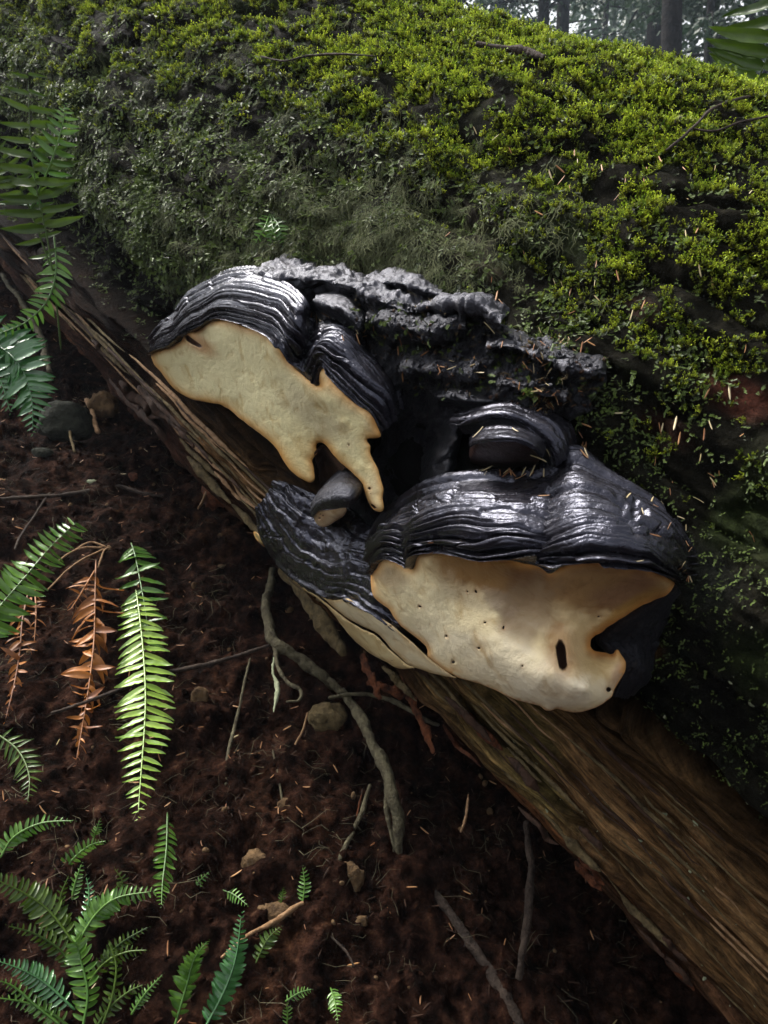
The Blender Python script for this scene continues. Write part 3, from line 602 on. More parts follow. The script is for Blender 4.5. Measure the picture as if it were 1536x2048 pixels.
C1_O = [(636,1186),(645,1193),(655,1197),(666,1201),(680,1198),(697,1197),(707,1203),(717,1214),(728,1219),(740,1222),(757,1232),(782,1249),(800,1264),(819,1280),(845,1305),(860,1318),(880,1334),(905,1352),(915,1356),(895,1354),(861,1346),(835,1337),(815,1328),(797,1312),(783,1298),(770,1282),(757,1268),(734,1257),(710,1245),(690,1233),(672,1219),(655,1203)]
C1_C = [(636,1186,.178),(666,1201,.185),(715,1212,.185),(757,1232,.175),(819,1280,.165),(870,1326,.145),(915,1356,.13),(835,1337,.125),(797,1312,.13),(757,1268,.145),(700,1238,.16),(760,1255,.168),(672,1219,.17)]
V, Fc, Cc = pore(C1_O, C1_C, 5, [(circ(782,1252,1.8,5), .005, BRN)], [(740,1238,80,16,28,(0.66,0.58,0.40),.5,.6)], base=(0.72,0.62,0.42), seed=15, rimw=4, roll=.006, rollw=7, rimc=(0.52,0.36,0.17))
part('pore_surface', rootC, V, Fc, MAT['pore'], Cc)
C2_O = [(575,1150),(592,1162),(612,1178),(630,1190),(645,1200),(660,1212),(676,1226),(700,1244),(725,1258),(748,1268),(765,1283),(780,1300),(796,1314),(815,1330),(832,1336),(805,1339),(790,1335),(769,1322),(750,1313),(734,1303),(714,1286),(700,1272),(688,1258),(673,1236),(655,1214),(640,1200),(612,1182)]
C2_C = [(575,1150,.15),(612,1180,.158),(645,1200,.16),(700,1244,.155),(765,1283,.14),(815,1330,.115),(790,1335,.11),(734,1303,.115),(688,1258,.13),(655,1214,.145)]
V, Fc, Cc = pore(C2_O, C2_C, 5, [(circ(784,1321,2,5,.5), .005, BRN)], [(700,1262,60,12,40,(0.45,0.34,0.17),.6,.6),(790,1330,30,8,20,(0.48,0.34,0.16),.7,.6)], base=(0.68,0.57,0.33), seed=17, rimw=3.5, roll=.006, rollw=7, rimc=(0.48,0.34,0.16))
part('pore_surface', rootC, V, Fc, MAT['pore'], Cc)
K_O = [(506,1062),(511,1061),(519,1069),(527,1082),(532,1095),(527,1094),(516,1084),(509,1073)]
V, Fc, Cc = pore(K_O, [(506,1062,.095),(519,1069,.105),(532,1095,.115),(516,1084,.10)], 4, base=(0.60,0.48,0.24), seed=19, rimw=2, roll=.003, rollw=4, skirt=.09); part('lip', rootC, V, Fc, MAT['pore'], Cc)

# --- the small one hanging in the gap
D_S = [[(624,1036,.165),(621,1016,.165),(627,1000,.14),(640,980,.05)], [(640,1019,.19),(642,1000,.195),(655,975,.16),(668,950,.05)], [(668,1015,.19),(675,992,.195),(685,965,.16),(692,936,.05)], [(696,1014,.17),(706,997,.17),(716,975,.14),(720,952,.05)], [(702,1012,.12),(716,995,.12),(726,978,.09),(728,960,.03)]]
rootD = thing('bracket_fungus', depth_to_world(665, 1000, 0.0), 'small dark nose-shaped bracket with a pale end, hanging under the leaf-shaped underside', 'fungus', 'bracket fungi on the log')
V, Fc = loft(D_S, 80, 60, 4, 0.0014, 51, 0.0015); part('cap', rootD, V, Fc, MAT['old'])
D_O = [(628,1026),(633,1021),(650,1021),(668,1019),(684,1015),(693,1015),(695,1021),(688,1032),(672,1042),(660,1050),(648,1055),(638,1053),(631,1045),(627,1035)]
V, Fc, Cc = pore(D_O, [(630,1024,.172),(668,1017,.185),(694,1016,.17),(672,1042,.15),(645,1054,.14),(628,1038,.15)], 4, [(circ(640,1036,2.6,6,.7), .006, BRN), (circ(646,1031,2,5), .005, BRN), (circ(641,1028,1.6,5), .004, BRN)], [(643,1033,14,12,0,(0.36,0.24,0.15),.7,.6)], base=(0.56,0.46,0.33), seed=21, rimw=4, roll=.006, rollw=5, rimc=(0.40,0.26,0.15), skirt=.12)
part('pore_surface', rootD, V, Fc, MAT['pore'], Cc)

# --- two small brackets stacked like an eye above the largest one
E1_S = [[(906,846,0.104),(906,842,0.104),(908,836,0.080),(912,832,0.024)], [(925,850,0.124),(926,840,0.126),(930,830,0.096),(936,820,0.024)], [(955,843,0.136),(957,833,0.138),(961,820,0.104),(967,806,0.024)], [(985,835,0.140),(988,826,0.142),(992,814,0.104),(998,802,0.024)], [(1015,836,0.140),(1019,828,0.142),(1024,817,0.104),(1030,806,0.024)],
 [(1045,848,0.132),(1051,838,0.134),(1058,826,0.100),(1066,814,0.024)], [(1070,866,0.124),(1079,853,0.126),(1089,838,0.096),(1100,818,0.024)], [(1092,886,0.116),(1103,872,0.116),(1116,856,0.088),(1128,838,0.024)], [(1105,908,0.108),(1116,895,0.108),(1130,882,0.080),(1144,868,0.024)], [(1112,935,0.096),(1122,924,0.096),(1135,912,0.072),(1150,900,0.016)]]
rootE = thing('bracket_fungus', depth_to_world(1020, 850, 0.0), 'small arched grey-black bracket like an eyelid above the largest cap', 'fungus', 'bracket fungi on the log')
V, Fc = loft(E1_S, 200, 90, 6, 0.0034, 61, 0.0038, 0.002); part('cap', rootE, V, Fc, MAT['cap'])
L_S = [[(906,846,.104),(914,852,.10),(922,860,.09),(930,868,.08)], [(955,843,.136),(956,850,.132),(956,858,.12),(957,866,.10)], [(1000,834,.140),(1000,841,.136),(1000,848,.125),(1000,858,.10)], [(1045,848,.132),(1044,855,.128),(1043,862,.118),(1042,870,.10)], [(1092,886,.116),(1088,891,.112),(1084,896,.10),(1080,902,.08)], [(1112,935,.096),(1104,934,.09),(1094,934,.05),(1084,934,.02)]]
V, Fc = loft(L_S, 90, 30, 0, 0, 63, 0.002, inset=False); part('underside', rootE, V, Fc, MAT['crust'])
E2_S = [[(940,888,0.118),(940,880,0.118),(944,874,0.083),(950,868,0.024)], [(955,881,0.159),(957,874,0.162),(962,866,0.118),(968,858,0.047)], [(980,877,0.177),(982,869,0.179),(986,860,0.130),(992,850,0.047)], [(1010,876,0.183),(1012,868,0.185),(1016,859,0.130),(1020,849,0.047)], [(1040,880,0.177),(1044,873,0.177),(1050,866,0.130),(1054,858,0.047)], [(1066,893,0.159),(1072,886,0.159),(1077,880,0.118),(1082,872,0.047)], [(1082,908,0.130),(1088,902,0.130),(1092,896,0.094),(1096,890,0.035)]]
E2_S = [[(p[0], p[1]+(7, 4, 0, -3)[i], p[2]+(.012, .012, .02, .05)[i]) for i, p in enumerate(st)] for st in E2_S]
rootE2 = thing('bracket_fungus', depth_to_world(1010, 890, 0.0), 'small rounded bracket tucked under the eyelid-shaped one, dark below', 'fungus', 'bracket fungi on the log')
V, Fc = loft(E2_S, 140, 60, 4, 0.0022, 71, 0.0015, 0.001); part('cap', rootE2, V, Fc, MAT['cap'])
L2 = [[(940,888,0.118),(938,900,0.094),(938,912,0.065),(940,922,0.000)], [(955,881,0.159),(952,900,0.136),(952,916,0.094),(956,930,0.000)], [(1010,876,0.183),(1008,902,0.153),(1006,922,0.106),(1006,938,0.000)], [(1050,884,0.171),(1048,906,0.142),(1045,922,0.094),(1044,936,0.000)], [(1082,908,0.130),(1078,918,0.106),(1074,926,0.071),(1070,934,0.000)]]
L2 = [[(p[0], p[1]+(7, 4, 2, 0)[i], p[2]+(.012, .01, .01, 0)[i]) for i, p in enumerate(st)] for st in L2]
V, Fc = loft(L2, 90, 40, 0, 0, 73, 0.0015, inset=False); part('underside', rootE2, V, Fc, MAT['dark_rot_pore'])

# --- old broken shelves and crumbly crust between and above
def polysheet(name, root, outline, ctrl, step, mat, lump, seed, sc=14):
    O = smoothpoly(jag(outline, 5, 6, seed), 1)
    x0, y0 = O.min(0); x1, y1 = O.max(0); n = len(O)
    gx_, gy_ = np.meshgrid(np.arange(x0, x1, step), np.arange(y0, y1, step)); G = np.stack([gx_.ravel(), gy_.ravel()], -1)
    G = G[inpoly(G[:, 0], G[:, 1], O)]; G = G[dpoly(G[:, 0], G[:, 1], O) > 2]
    res = delaunay_2d_cdt([Vector(p) for p in np.concatenate([O, G])], [(i, (i+1) % n) for i in range(n)], [], 0, 1e-4)
    V2 = np.array([tuple(v) for v in res[0]]); Fc = np.array([f for f in res[2] if len(f) == 3]); cen = V2[Fc].mean(1); Fc = Fc[inpoly(cen[:, 0], cen[:, 1], O)]
    x, y = V2[:, 0], V2[:, 1]; dd = dpoly(x, y, O); pr = tps(ctrl)(x, y)
    P = depth_to_world(x, y, 0*x); pr = pr+lump*fbm(P*sc, 5, seed, 0.62)+lump*0.4*np.abs(fbm(P*sc*3.5, 3, seed+2))
    pr = pr+lump*0.35*fbm(P*45, 3, seed+5)+lump*0.5*np.maximum(fbm(P*9, 3, seed+6), 0)-0.12*np.exp(-dd/5.0)
    P = depth_to_world(x, y, pr)
    T3 = P[Fc]; nr = np.cross(T3[:, 1]-T3[:, 0], T3[:, 2]-T3[:, 0]); fl = np.sum(nr*(CAM-T3[:, 0]), -1) < 0; Fc[fl] = Fc[fl][:, ::-1]
    return part(name, root, P, Fc, mat)
rootF = thing('dead_fungus_crust', depth_to_world(900, 700, 0.0), 'crumbly black dead fungus mass between the left and right brackets, littered with needles', 'fungus')
polysheet('crust', rootF, [(590,560),(650,560),(760,575),(900,600),(1000,640),(1100,690),(1210,705),(1222,760),(1180,830),(1140,850),(1085,830),(1000,815),(930,840),(915,930),(880,985),(830,1000),(780,1060),(740,1090),(700,1030),(690,960),(760,880),(740,800),(690,720),(640,660)],
  [(600,570,.05),(700,620,.05),(800,640,.07),(900,640,.085),(1000,680,.08),(1100,720,.07),(1200,730,.05),(900,750,.085),(1000,770,.09),(1100,800,.05),(850,800,.03),(840,880,-.02),(820,940,-.03),(780,1000,.0),(900,900,.06),(880,960,.06),(740,760,.07),(780,850,.03),(740,1060,.04),(720,980,.0)], 4.2, MAT['crust'], 0.045, 81)
def shelf(label, lip, back, nu=120, nv=36, lump=0.010, pl=.13, pb=.02, seed=0, mat='old', ridg=3, drop=26):
    lip = np.asarray(lip, float); back = np.asarray(back, float); S = []
    for i in range(len(lip)):
        a = lip[i]; b = back[i]; pa = a[2] if len(a) > 2 else pl; pbk = b[2] if len(b) > 2 else pb
        S.append([(a[0], a[1]+drop, pa-.07), (a[0], a[1]+drop*0.35, pa-.012), (a[0], a[1], pa), ((a[0]+b[0])/2, (a[1]+b[1])/2, pa*0.62+pbk*0.38), (b[0], b[1], pbk)])
    c = lip.mean(0); rt = thing('old_bracket_fungus', depth_to_world(c[0], c[1], 0.0), label, 'fungus', 'old brackets on the dead crust')
    V, Fc = loft(S, nu, nv*2, ridg, 0.002, seed, lump, 0.0, inset=False); part('shelf', rt, V, Fc, MAT[mat]); return rt
shelf('long wet grey old shelf bracket along the top of the black crust', [(505,546),(560,548),(600,552),(650,556),(710,572),(745,590),(790,606),(830,612),(880,602),(930,600),(970,612),(1002,644)], [(512,534),(560,518),(600,514),(650,518),(712,534),(750,548),(790,566),(830,574),(880,586),(930,588),(972,596),(1008,634)], 300, 44, 0.024, .125, .0, 91, 'old', 0, 44)
shelf('short old shelf bracket between the two ridged humps of the left cap', [(630,598,.16),(655,606,.165),(690,618,.16),(722,648,.14)], [(636,582,.07),(664,580,.06),(700,590,.05),(738,616,.03)], 110, 30, 0.010, .15, .04, 93, 'old', 3, 30)
shelf('rough grey knob of old bracket against the moss at the top', [(752,566,.07),(790,562,.08),(830,572,.08),(880,590,.06)], [(756,550),(792,530),(832,545),(888,580)], 110, 30, 0.02, .07, .0, 95, 'old', 0, 20)
shelf('ragged old shelf bracket under the moss at the right end of the crust', [(974,690,.12),(1020,690,.12),(1060,704,.11),(1110,722,.10),(1160,738,.09),(1212,745,.05)], [(978,662),(1022,660),(1070,674),(1125,694),(1170,706),(1216,712)], 160, 30, 0.022, .11, .0, 97, 'old', 0, 24)
shelf('small dull ledge of old bracket left of the eyelid-shaped one', [(874,792,.12),(905,790,.13),(940,798,.12),(985,800,.10)], [(880,770,.04),(910,758,.04),(945,760,.04),(988,776,.04)], 80, 26, 0.009, .11, .02, 99, 'crust', 0, 26)

shelf('knobbly black ledge in the middle of the crust under the long old shelf', [(735,632,.13),(775,640,.145),(820,652,.15),(870,656,.145),(930,652,.12)], [(742,604,.06),(780,604,.06),(825,616,.06),(875,622,.06),(935,626,.05)], 120, 30, 0.024, .12, .03, 111, 'crust', 0, 34)
shelf('lower knobbly black ledge on the crust above the dark hollow', [(800,728,.11),(850,735,.125),(905,742,.125),(960,740,.11)], [(806,706,.05),(856,706,.05),(910,712,.05),(964,716,.05)], 110, 30, 0.024, .10, .03, 113, 'crust', 0, 30)
shelf('black lump of crust between the needle heap and the eyelid-shaped bracket', [(1000,764,.12),(1040,770,.13),(1085,778,.12),(1130,792,.09)], [(1006,742,.06),(1046,742,.06),(1092,750,.05),(1136,768,.04)], 110, 30, 0.022, .10, .03, 115, 'crust', 0, 26)

# ------------------------------------------------------------------ moss and other growth on the log (uncountable)
HID = bpy.data.collections.new('sprigs')                 # sprig shapes, not linked to the scene
def leafstrip(V, Fc, base, dr, side, nrm, L, W, curl=0.0):
    i = len(V); m = base+dr*L*0.5+nrm*curl*L*0.3; t = base+dr*L+nrm*curl*L
    V += [base, m+side*W, t, m-side*W]; Fc.append((i, i+1, i+2, i+3))
def moss_leaf_mat(name, old, tip, rough=0.55):
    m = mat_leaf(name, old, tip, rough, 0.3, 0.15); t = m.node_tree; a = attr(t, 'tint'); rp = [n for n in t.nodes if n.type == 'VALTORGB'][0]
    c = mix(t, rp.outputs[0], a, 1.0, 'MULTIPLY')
    for n in t.nodes:
        if n.type == 'BSDF_PRINCIPLED': t.links.new(c, n.inputs['Base Color'])
        if n.type == 'BSDF_TRANSLUCENT': t.links.new(c, n.inputs['Color'])
    return m
MAT['moss_t'] = moss_leaf_mat('moss_shoots', (0.065, 0.14, 0.008), (0.47, 0.61, 0.048))
def moss_sprig(name, mat, shoots, L, leaf, spread, seed, up=0.5, nl=12):
    r = np.random.default_rng(seed); V = []; Fc = []; TI = []
    for s in range(shoots):
        az = r.uniform(0, 2*np.pi); el = r.uniform(0.25, 1.0)*spread
        dr = np.array([math.sin(el)*math.cos(az), math.sin(el)*math.sin(az), math.cos(el)]); b0 = np.array([r.normal(0, L*0.35), r.normal(0, L*0.35), -L*0.15])
        ln = L*r.uniform(0.6, 1.15); bend = np.array([0, 0, 1.0])
        for k in range(nl):
            f = (k+0.5)/nl; p = b0+dr*ln*f+bend*ln*up*f*f; tg = unit(dr+bend*2*up*f)
            sd = unit(np.cross(tg, r.normal(0, 1, 3))); nr = np.cross(tg, sd); l = leaf*(1.1-0.6*f)*r.uniform(0.7, 1.2)
            leafstrip(V, Fc, p, unit(sd*1.0+tg*0.9), unit(np.cross(unit(sd+tg*0.9), nr)), nr, l, l*0.30, 0.25); TI += [0.03+0.97*f**1.8]*4  # paler growth at tips; near-black bases put the shade between shoots into tint
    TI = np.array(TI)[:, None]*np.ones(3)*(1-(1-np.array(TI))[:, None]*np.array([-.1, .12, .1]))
    me = mesh_np(name, np.array(V), np.array(Fc), mat, False, TI); o = bpy.data.objects.new(name, me); HID.objects.link(o); return o
def flat_sprig(name, mat, n, L, seed):
    r = np.random.default_rng(seed); V = []; Fc = []
    for s in range(n):
        az = r.normal(-np.pi/2, 1.1); dr = np.array([math.cos(az), math.sin(az), r.uniform(0.05, 0.5)]); p = np.array([r.normal(0, L), r.normal(0, L), 0.0])
        for k in range(4):
            sd = unit(np.cross(dr, [0, 0, 1.0])); l = L*r.uniform(0.35, 0.6)
            for sg in (-1, 1): leafstrip(V, Fc, p+dr*L*0.3*k, unit(dr*0.7+sd*sg*0.8+np.array([0, 0, 0.25])), unit(np.cross(dr*0.7+sd*sg, [0, 0, 1.0])), np.array([0, 0, 1.0]), l, l*0.33, 0.2)
    me = mesh_np(name, np.array(V), np.array(Fc), mat, False); o = bpy.data.objects.new(name, me); HID.objects.link(o); return o
def hair_sprig(name, mat, n, L, wd, seed):
    r = np.random.default_rng(seed); V = []; Fc = []
    for s in range(n):
        p = np.array([r.normal(0, L*0.4), r.normal(0, L*0.3), 0]); dr = unit(np.array([r.normal(0, .6), -1.0, r.uniform(0.0, .9)])); sd = unit(np.cross(dr, [0, 0, 1.0]))
        i = len(V); ln = L*r.uniform(.4, 1.2)
        for k in range(4):
            f = k/3; q = p+dr*ln*f+np.array([r.normal(0, .12)*ln, -0.2*ln*f*f, -0.25*ln*f*f]); V += [q-sd*wd*(1-f*.7), q+sd*wd*(1-f*.7)]
        for k in range(3): Fc.append((i+2*k, i+2*k+1, i+2*k+3, i+2*k+2))
    me = mesh_np(name, np.array(V), np.array(Fc), mat, False); o = bpy.data.objects.new(name, me); HID.objects.link(o); return o
def scatter(name, P, Rot, Sc, Idx, sprigs, label, cat):
    """instances of sprig shapes on points"""
    c = bpy.data.collections.new(name+'_shapes')
    for o in sprigs: c.objects.link(o)
    me = bpy.data.meshes.new(name); me.vertices.add(len(P)); me.vertices.foreach_set('co', np.asarray(P, np.float32).ravel())
    a = me.attributes.new('rot', 'FLOAT_VECTOR', 'POINT'); a.data.foreach_set('vector', np.asarray(Rot, np.float32).ravel())
    a = me.attributes.new('size', 'FLOAT', 'POINT'); a.data.foreach_set('value', np.asarray(Sc, np.float32))
    a = me.attributes.new('which', 'INT', 'POINT'); a.data.foreach_set('value', np.asarray(Idx, np.int32))
    o = obj(name, me); ng = bpy.data.node_groups.new(name, 'GeometryNodeTree')
    ng.interface.new_socket('Geometry', in_out='INPUT', socket_type='NodeSocketGeometry'); ng.interface.new_socket('Geometry', in_out='OUTPUT', socket_type='NodeSocketGeometry')
    gi = ng.nodes.new('NodeGroupInput'); go = ng.nodes.new('NodeGroupOutput'); ip = ng.nodes.new('GeometryNodeInstanceOnPoints'); ci = ng.nodes.new('GeometryNodeCollectionInfo')
    ci.inputs['Collection'].default_value = c; ci.inputs['Separate Children'].default_value = True; ci.inputs['Reset Children'].default_value = True
    def na(nm, ty):
        n = ng.nodes.new('GeometryNodeInputNamedAttribute'); n.data_type = ty; n.inputs['Name'].default_value = nm; return n.outputs[0]
    L_ = ng.links; L_.new(gi.outputs[0], ip.inputs['Points']); L_.new(ci.outputs[0], ip.inputs['Instance']); ip.inputs['Pick Instance'].default_value = True
    L_.new(na('which', 'INT'), ip.inputs['Instance Index']); L_.new(na('rot', 'FLOAT_VECTOR'), ip.inputs['Rotation']); L_.new(na('size', 'FLOAT'), ip.inputs['Scale']); L_.new(ip.outputs[0], go.inputs[0])
    md = o.modifiers.new('scatter', 'NODES'); md.node_group = ng
    return tag(o, label, cat, kind='stuff')
def eulers(Zv, spin, down=None):
    """rotation whose z is Zv; y points up along the surface when down is given, then spun"""
    up = np.array([0, 0, 1.0]); Zv = unit(Zv)
    Yv = unit(up-(Zv@up)[:, None]*Zv); Xv = np.cross(Yv, Zv)
    c, s = np.cos(spin)[:, None], np.sin(spin)[:, None]
    X2 = Xv*c+Yv*s; Y2 = -Xv*s+Yv*c
    m00, m10, m20 = X2[:, 0], X2[:, 1], X2[:, 2]; m21, m22 = Y2[:, 2], Zv[:, 2]
    return np.stack([np.arctan2(m21, m22), np.arcsin(np.clip(-m20, -1, 1)), np.arctan2(m10, m00)], -1)
# where things grow, measured on the log surface
ii, jj = np.meshgrid(np.arange(1, len(tt)-1), np.arange(1, len(th)-1), indexing='ij'); ii = ii.ravel(); jj = jj.ravel()
Pall = LP[1:-1, 1:-1].reshape(-1, 3); Nall = LN[1:-1, 1:-1].reshape(-1, 3)
area = np.linalg.norm(np.cross(LP[2:, 1:-1]-LP[:-2, 1:-1], LP[1:-1, 2:]-LP[1:-1, :-2]), axis=-1).reshape(-1)/4
PX, PY = lpx[1:-1, 1:-1].ravel(), lpy[1:-1, 1:-1].ravel(); TT, HH = Tm[1:-1, 1:-1].ravel(), Hm[1:-1, 1:-1].ravel(); BK = bark[1:-1, 1:-1].ravel(); REC = recess[1:-1, 1:-1].ravel(); RDG = (ridge*(1-under))[1:-1, 1:-1].ravel()
vis = (HH > -75) & (HH < 100) & (TT > -0.5) & (TT < 4.2)
SL = (PY-VPY)/np.maximum(PX-VPX, 50)                         # how far down the log's face
gvf = gv[1:-1, 1:-1].reshape(-1, 3)
occ = inpoly(PX, PY, [(520,545),(600,528),(760,545),(900,600),(1000,655),(1190,725),(1195,790),(1140,840),(1240,970),(1365,1110),(1350,1180),(1300,1350),(1220,1400),(900,1350),(560,1150),(510,1030),(320,740),(305,700),(380,590)])
def pick(dens, n):
    p = np.where(vis & ~occ, dens*area, 0); p = p/p.sum(); k = rng.choice(len(p), n, p=p)
    J = rng.normal(0, 0.004, (n, 3)); return k, Pall[k]+J-Nall[k]*(J*Nall[k]).sum(1)[:, None]
patch = fbm(gvf*[5, 9, 1], 3, 101); patch2 = fbm(gvf*[16, 30, 1], 3, 103)
leftf = sst(520, 250, PX); midf = np.exp(-((PX-640)/260)**2)
lim = 0.51+0.06*sst(900, 1300, PX)-0.07*midf+0.08*leftf
cover = sst(lim+0.14, lim-0.10, SL+0.06*patch+0.035*patch2)*BK
mm = [moss_sprig('sprig', MAT['moss_t'], 7, 0.0155, 0.0072, 1.3, 200+k, 0.35, 10) for k in range(5)]
dn = cover*sst(-0.18, 0.24, patch2+0.4*patch+0.25*sst(0.5, 0.35, SL))
k, P = pick(dn, 38000)
Zv = Nall[k]*0.85+np.array([0, 0, 0.45])+rng.normal(0, 0.22, (len(k), 3))
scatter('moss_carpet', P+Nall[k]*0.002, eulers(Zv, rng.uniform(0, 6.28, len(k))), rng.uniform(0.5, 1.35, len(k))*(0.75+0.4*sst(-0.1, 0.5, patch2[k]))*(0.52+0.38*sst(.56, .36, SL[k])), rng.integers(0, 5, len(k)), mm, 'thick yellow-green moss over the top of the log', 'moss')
ff = [flat_sprig('sprig', MAT['moss_dull'], 4, 0.0068, 300+k) for k in range(4)]
dn = BK*(0.22+0.78*sst(-0.15, 0.30, patch2+0.25*patch))*(1-0.75*sst(0.80, 0.60, SL)*0)*sst(0.885, 0.86, SL)*(1-0.7*cover)*(1-0.30*sst(1120, 1300, PX)*sst(0.56, 0.66, SL))
dn = dn+0.10*REC+3.0*BK*np.exp(-((PX-300+0.09*(PY-300))/13)**2)*sst(280, 380, PY)*sst(590, 540, PY)
k, P = pick(dn, 34000)
Zv = Nall[k]+np.array([0, 0, 0.25])+rng.normal(0, 0.3, (len(k), 3))
scatter('liverwort_mat', P+Nall[k]*0.002, eulers(Zv, rng.normal(0, 0.7, len(k))), rng.uniform(0.5, 1.4, len(k))*np.clip(((P-CAM)@FV)/1.5, .42, 1.0)*(1-.45*sst(1100, 1300, PX[k])*sst(.56, .66, SL[k])), rng.integers(0, 4, len(k)), ff, 'thin dull green liverwort leaves over the bark face', 'moss')
hh = [hair_sprig('sprig', MAT['fuzz'], 16, 0.022, 0.0005, 400+k) for k in range(3)]
dn = BK*(np.exp(-((PX-720)/260)**2-((PY-470)/110)**2)+0.06*sst(1000, 800, PX))
k, P = pick(dn, 4200)
scatter('hanging_fuzz', P+Nall[k]*0.002, eulers(Nall[k]+rng.normal(0, .2, (len(k), 3)), rng.normal(0, .4, len(k))), rng.uniform(.6, 1.4, len(k)), rng.integers(0, 3, len(k)), hh, 'fine grey-green hanging fuzz on the bark', 'moss')

# pale lichen flecks
fl = []
for k in range(3):
    a_ = np.linspace(0, 2*np.pi, 11, endpoint=False); rr_ = 1+.2*np.sin(a_*3+k)+.14*np.random.default_rng(k).normal(0, 1, 11); V = np.concatenate([np.stack([rr_*np.cos(a_), rr_*np.sin(a_)*.7, 0*a_], -1), np.stack([.7*rr_*np.cos(a_), .5*rr_*np.sin(a_), 0*a_+.25], -1), [[0, 0, .3]]])
    Fq = [(i, (i+1) % 11, 11+(i+1) % 11) for i in range(11)]+[(i, 11+(i+1) % 11, 11+i) for i in range(11)]+[(11+i, 11+(i+1) % 11, 22) for i in range(11)]
    fl.append(bpy.data.objects.new('fleck', mesh_np('fleck', V, np.array(Fq), MAT['lichen'])))
dn = np.exp(-((PX-1300-(PY-1750)*.75)/60)**2-((PY-1760)/120)**2)+0.5*BK*sst(1180, 1260, PX)*sst(1180, 1300, PY)+0.4*BK*np.exp(-((PX-1330)/50)**2-((PY-1440)/60)**2)+0.25*RDG*sst(1000, 1100, PX)
k, P = pick(dn, 330)
scatter('lichen_flecks', P+Nall[k]*.002, eulers(Nall[k], rng.uniform(0, 6.28, len(k))), .0008+.0042*rng.random(len(k))**3, rng.integers(0, 3, len(k)), fl, 'pale grey-green lichen flecks on the bare wood and dark bark', 'lichen')

# ------------------------------------------------------------------ ferns
def pinna_mesh(name, mat, seed, curl=0.0, ear=True, wid=0.145, rnd=False):
    r = np.random.default_rng(seed); n = 9; V = []; Fc = []
    for k in range(n+1):
        f = k/n; wd = wid*(np.sin(np.pi*min(1, (f*0.86+0.14)))**0.75)*(1-0.25*f) if not rnd else wid*1.5*(np.sin(np.pi*min(1, f*0.80+0.2))**0.55)
        if k == n: wd = 0.003
        sw = -0.10*f*f; z = -curl*f*f+0.02*math.sin(6*f+seed)
        up = wd*(1.25 if (ear and k in (1, 2)) else 1.0)
        for s, ww in ((-1, wd), (-0.5, wd*.5), (0, 0), (0.5, up*.5), (1, up)):
            V.append((f, -sw*1.0+(ww if s > 0 else -ww)*(1 if s else 0)-0.0, z+0.05*abs(s)-0.02+0.01*r.normal()))
    for k in range(n):
        for j in range(4):
            a = k*5+j; Fc.append((a, a+5, a+6, a+1))
    return mesh_np(name, np.array(V), np.array(Fc), mat, True)
PIN = {}
for key in ('fern', 'fern_pale', 'fern_dark', 'fern_blue'):
    PIN[key] = [pinna_mesh('leaflet', MAT[key], s, c, True, .115 if key == 'fern_dark' else .145) for s, c in ((1, .12), (2, .26), (3, .02), (6, -.12))]
    PIN[key+'_r'] = [pinna_mesh('leaflet', MAT[key], s, c, False, 0.105, True) for s, c in ((4, .08), (5, .22), (7, -.1))]
PIN['fern_dead'] = [pinna_mesh('leaflet', MAT['fern_dead'], s, c, False, 0.16) for s, c in ((1, .5), (2, .8), (3, -.3), (4, .3))]
def frond(root, pts, half, n, mat, seed=0, roll=0.0, sweep=0.25, rnd=False, start=0.08, peak=0.35, tipw=0.05, rad=0.0022, jit=0.10, one=0):
    """pts: (px, py, depth); half: leaflet length in pixels at the widest"""
    r = np.random.default_rng(seed); base = np.array(root.location)
    P = np.array([unp(*p) for p in pts]); Q = crom(P, 80); T = unit(np.gradient(Q, axis=0))
    dmean = float(np.mean([p[2] for p in pts])); L0 = half*dmean/F
    V, Fc = tube(Q[::4], [rad, rad*0.9, rad*0.35], 6, seed, 0.05, n=40); fr = obj('frond', mesh_np('frond', V-base, Fc, MAT[mat] if mat != 'fern_dead' else MAT['fern_dead']), root)
    ms = PIN[mat+('_r' if rnd and mat+'_r' in PIN else '')]
    for i in range(n):
        f = start+(1-start)*(i+0.5)/n
        prof = (tipw+(1-tipw)*(1-((f-peak)/(1-peak))**1.7)) if f > peak else (0.55+0.45*math.sin(0.5*math.pi*f/peak))
        x = f*79; a = int(min(x, 78)); p = Q[a]+(Q[a+1]-Q[a])*(x-a); t = T[a]
        view = unit(CAM-p); nn = view-(view@t)*t; nn = nn/np.linalg.norm(nn); sd = np.cross(t, nn)
        c, s = math.cos(roll), math.sin(roll); nn, sd = nn*c+sd*s, sd*c-nn*s
        for sg in ((-1, 1) if not one else (one,)):
            if mat == 'fern_dead' and r.random() < 0.12: continue
            sw = sweep+0.5*max(0, f-0.75)+r.normal(0, jit)
            dx = sd*sg*math.cos(sw)+t*math.sin(sw); dx = unit(dx-nn*(0.18+r.normal(0, jit*1.3)))
            zz = nn-(nn@dx)*dx; zz = unit(zz+t*r.normal(0, jit*1.5)); zz = unit(zz-(zz@dx)*dx); yy = np.cross(zz, dx)
            if yy@t < 0: yy = -yy
            l = L0*prof*(1+r.normal(0, jit*0.5)); off = p+t*(0.003*sg)
            o = bpy.data.objects.new('leaflet', ms[int(r.integers(0, len(ms)))]); COL.objects.link(o); o.parent = fr
            w_ = l*(1.0 if not rnd else 1.0)
            M = Matrix(((dx[0]*l, yy[0]*w_, zz[0]*l, off[0]-base[0]), (dx[1]*l, yy[1]*w_, zz[1]*l, off[1]-base[1]), (dx[2]*l, yy[2]*w_, zz[2]*l, off[2]-base[2]), (0, 0, 0, 1)))
            o.matrix_local = M
    return fr
def sd_(px, py, up): return float(soil_depth(px, py))-up
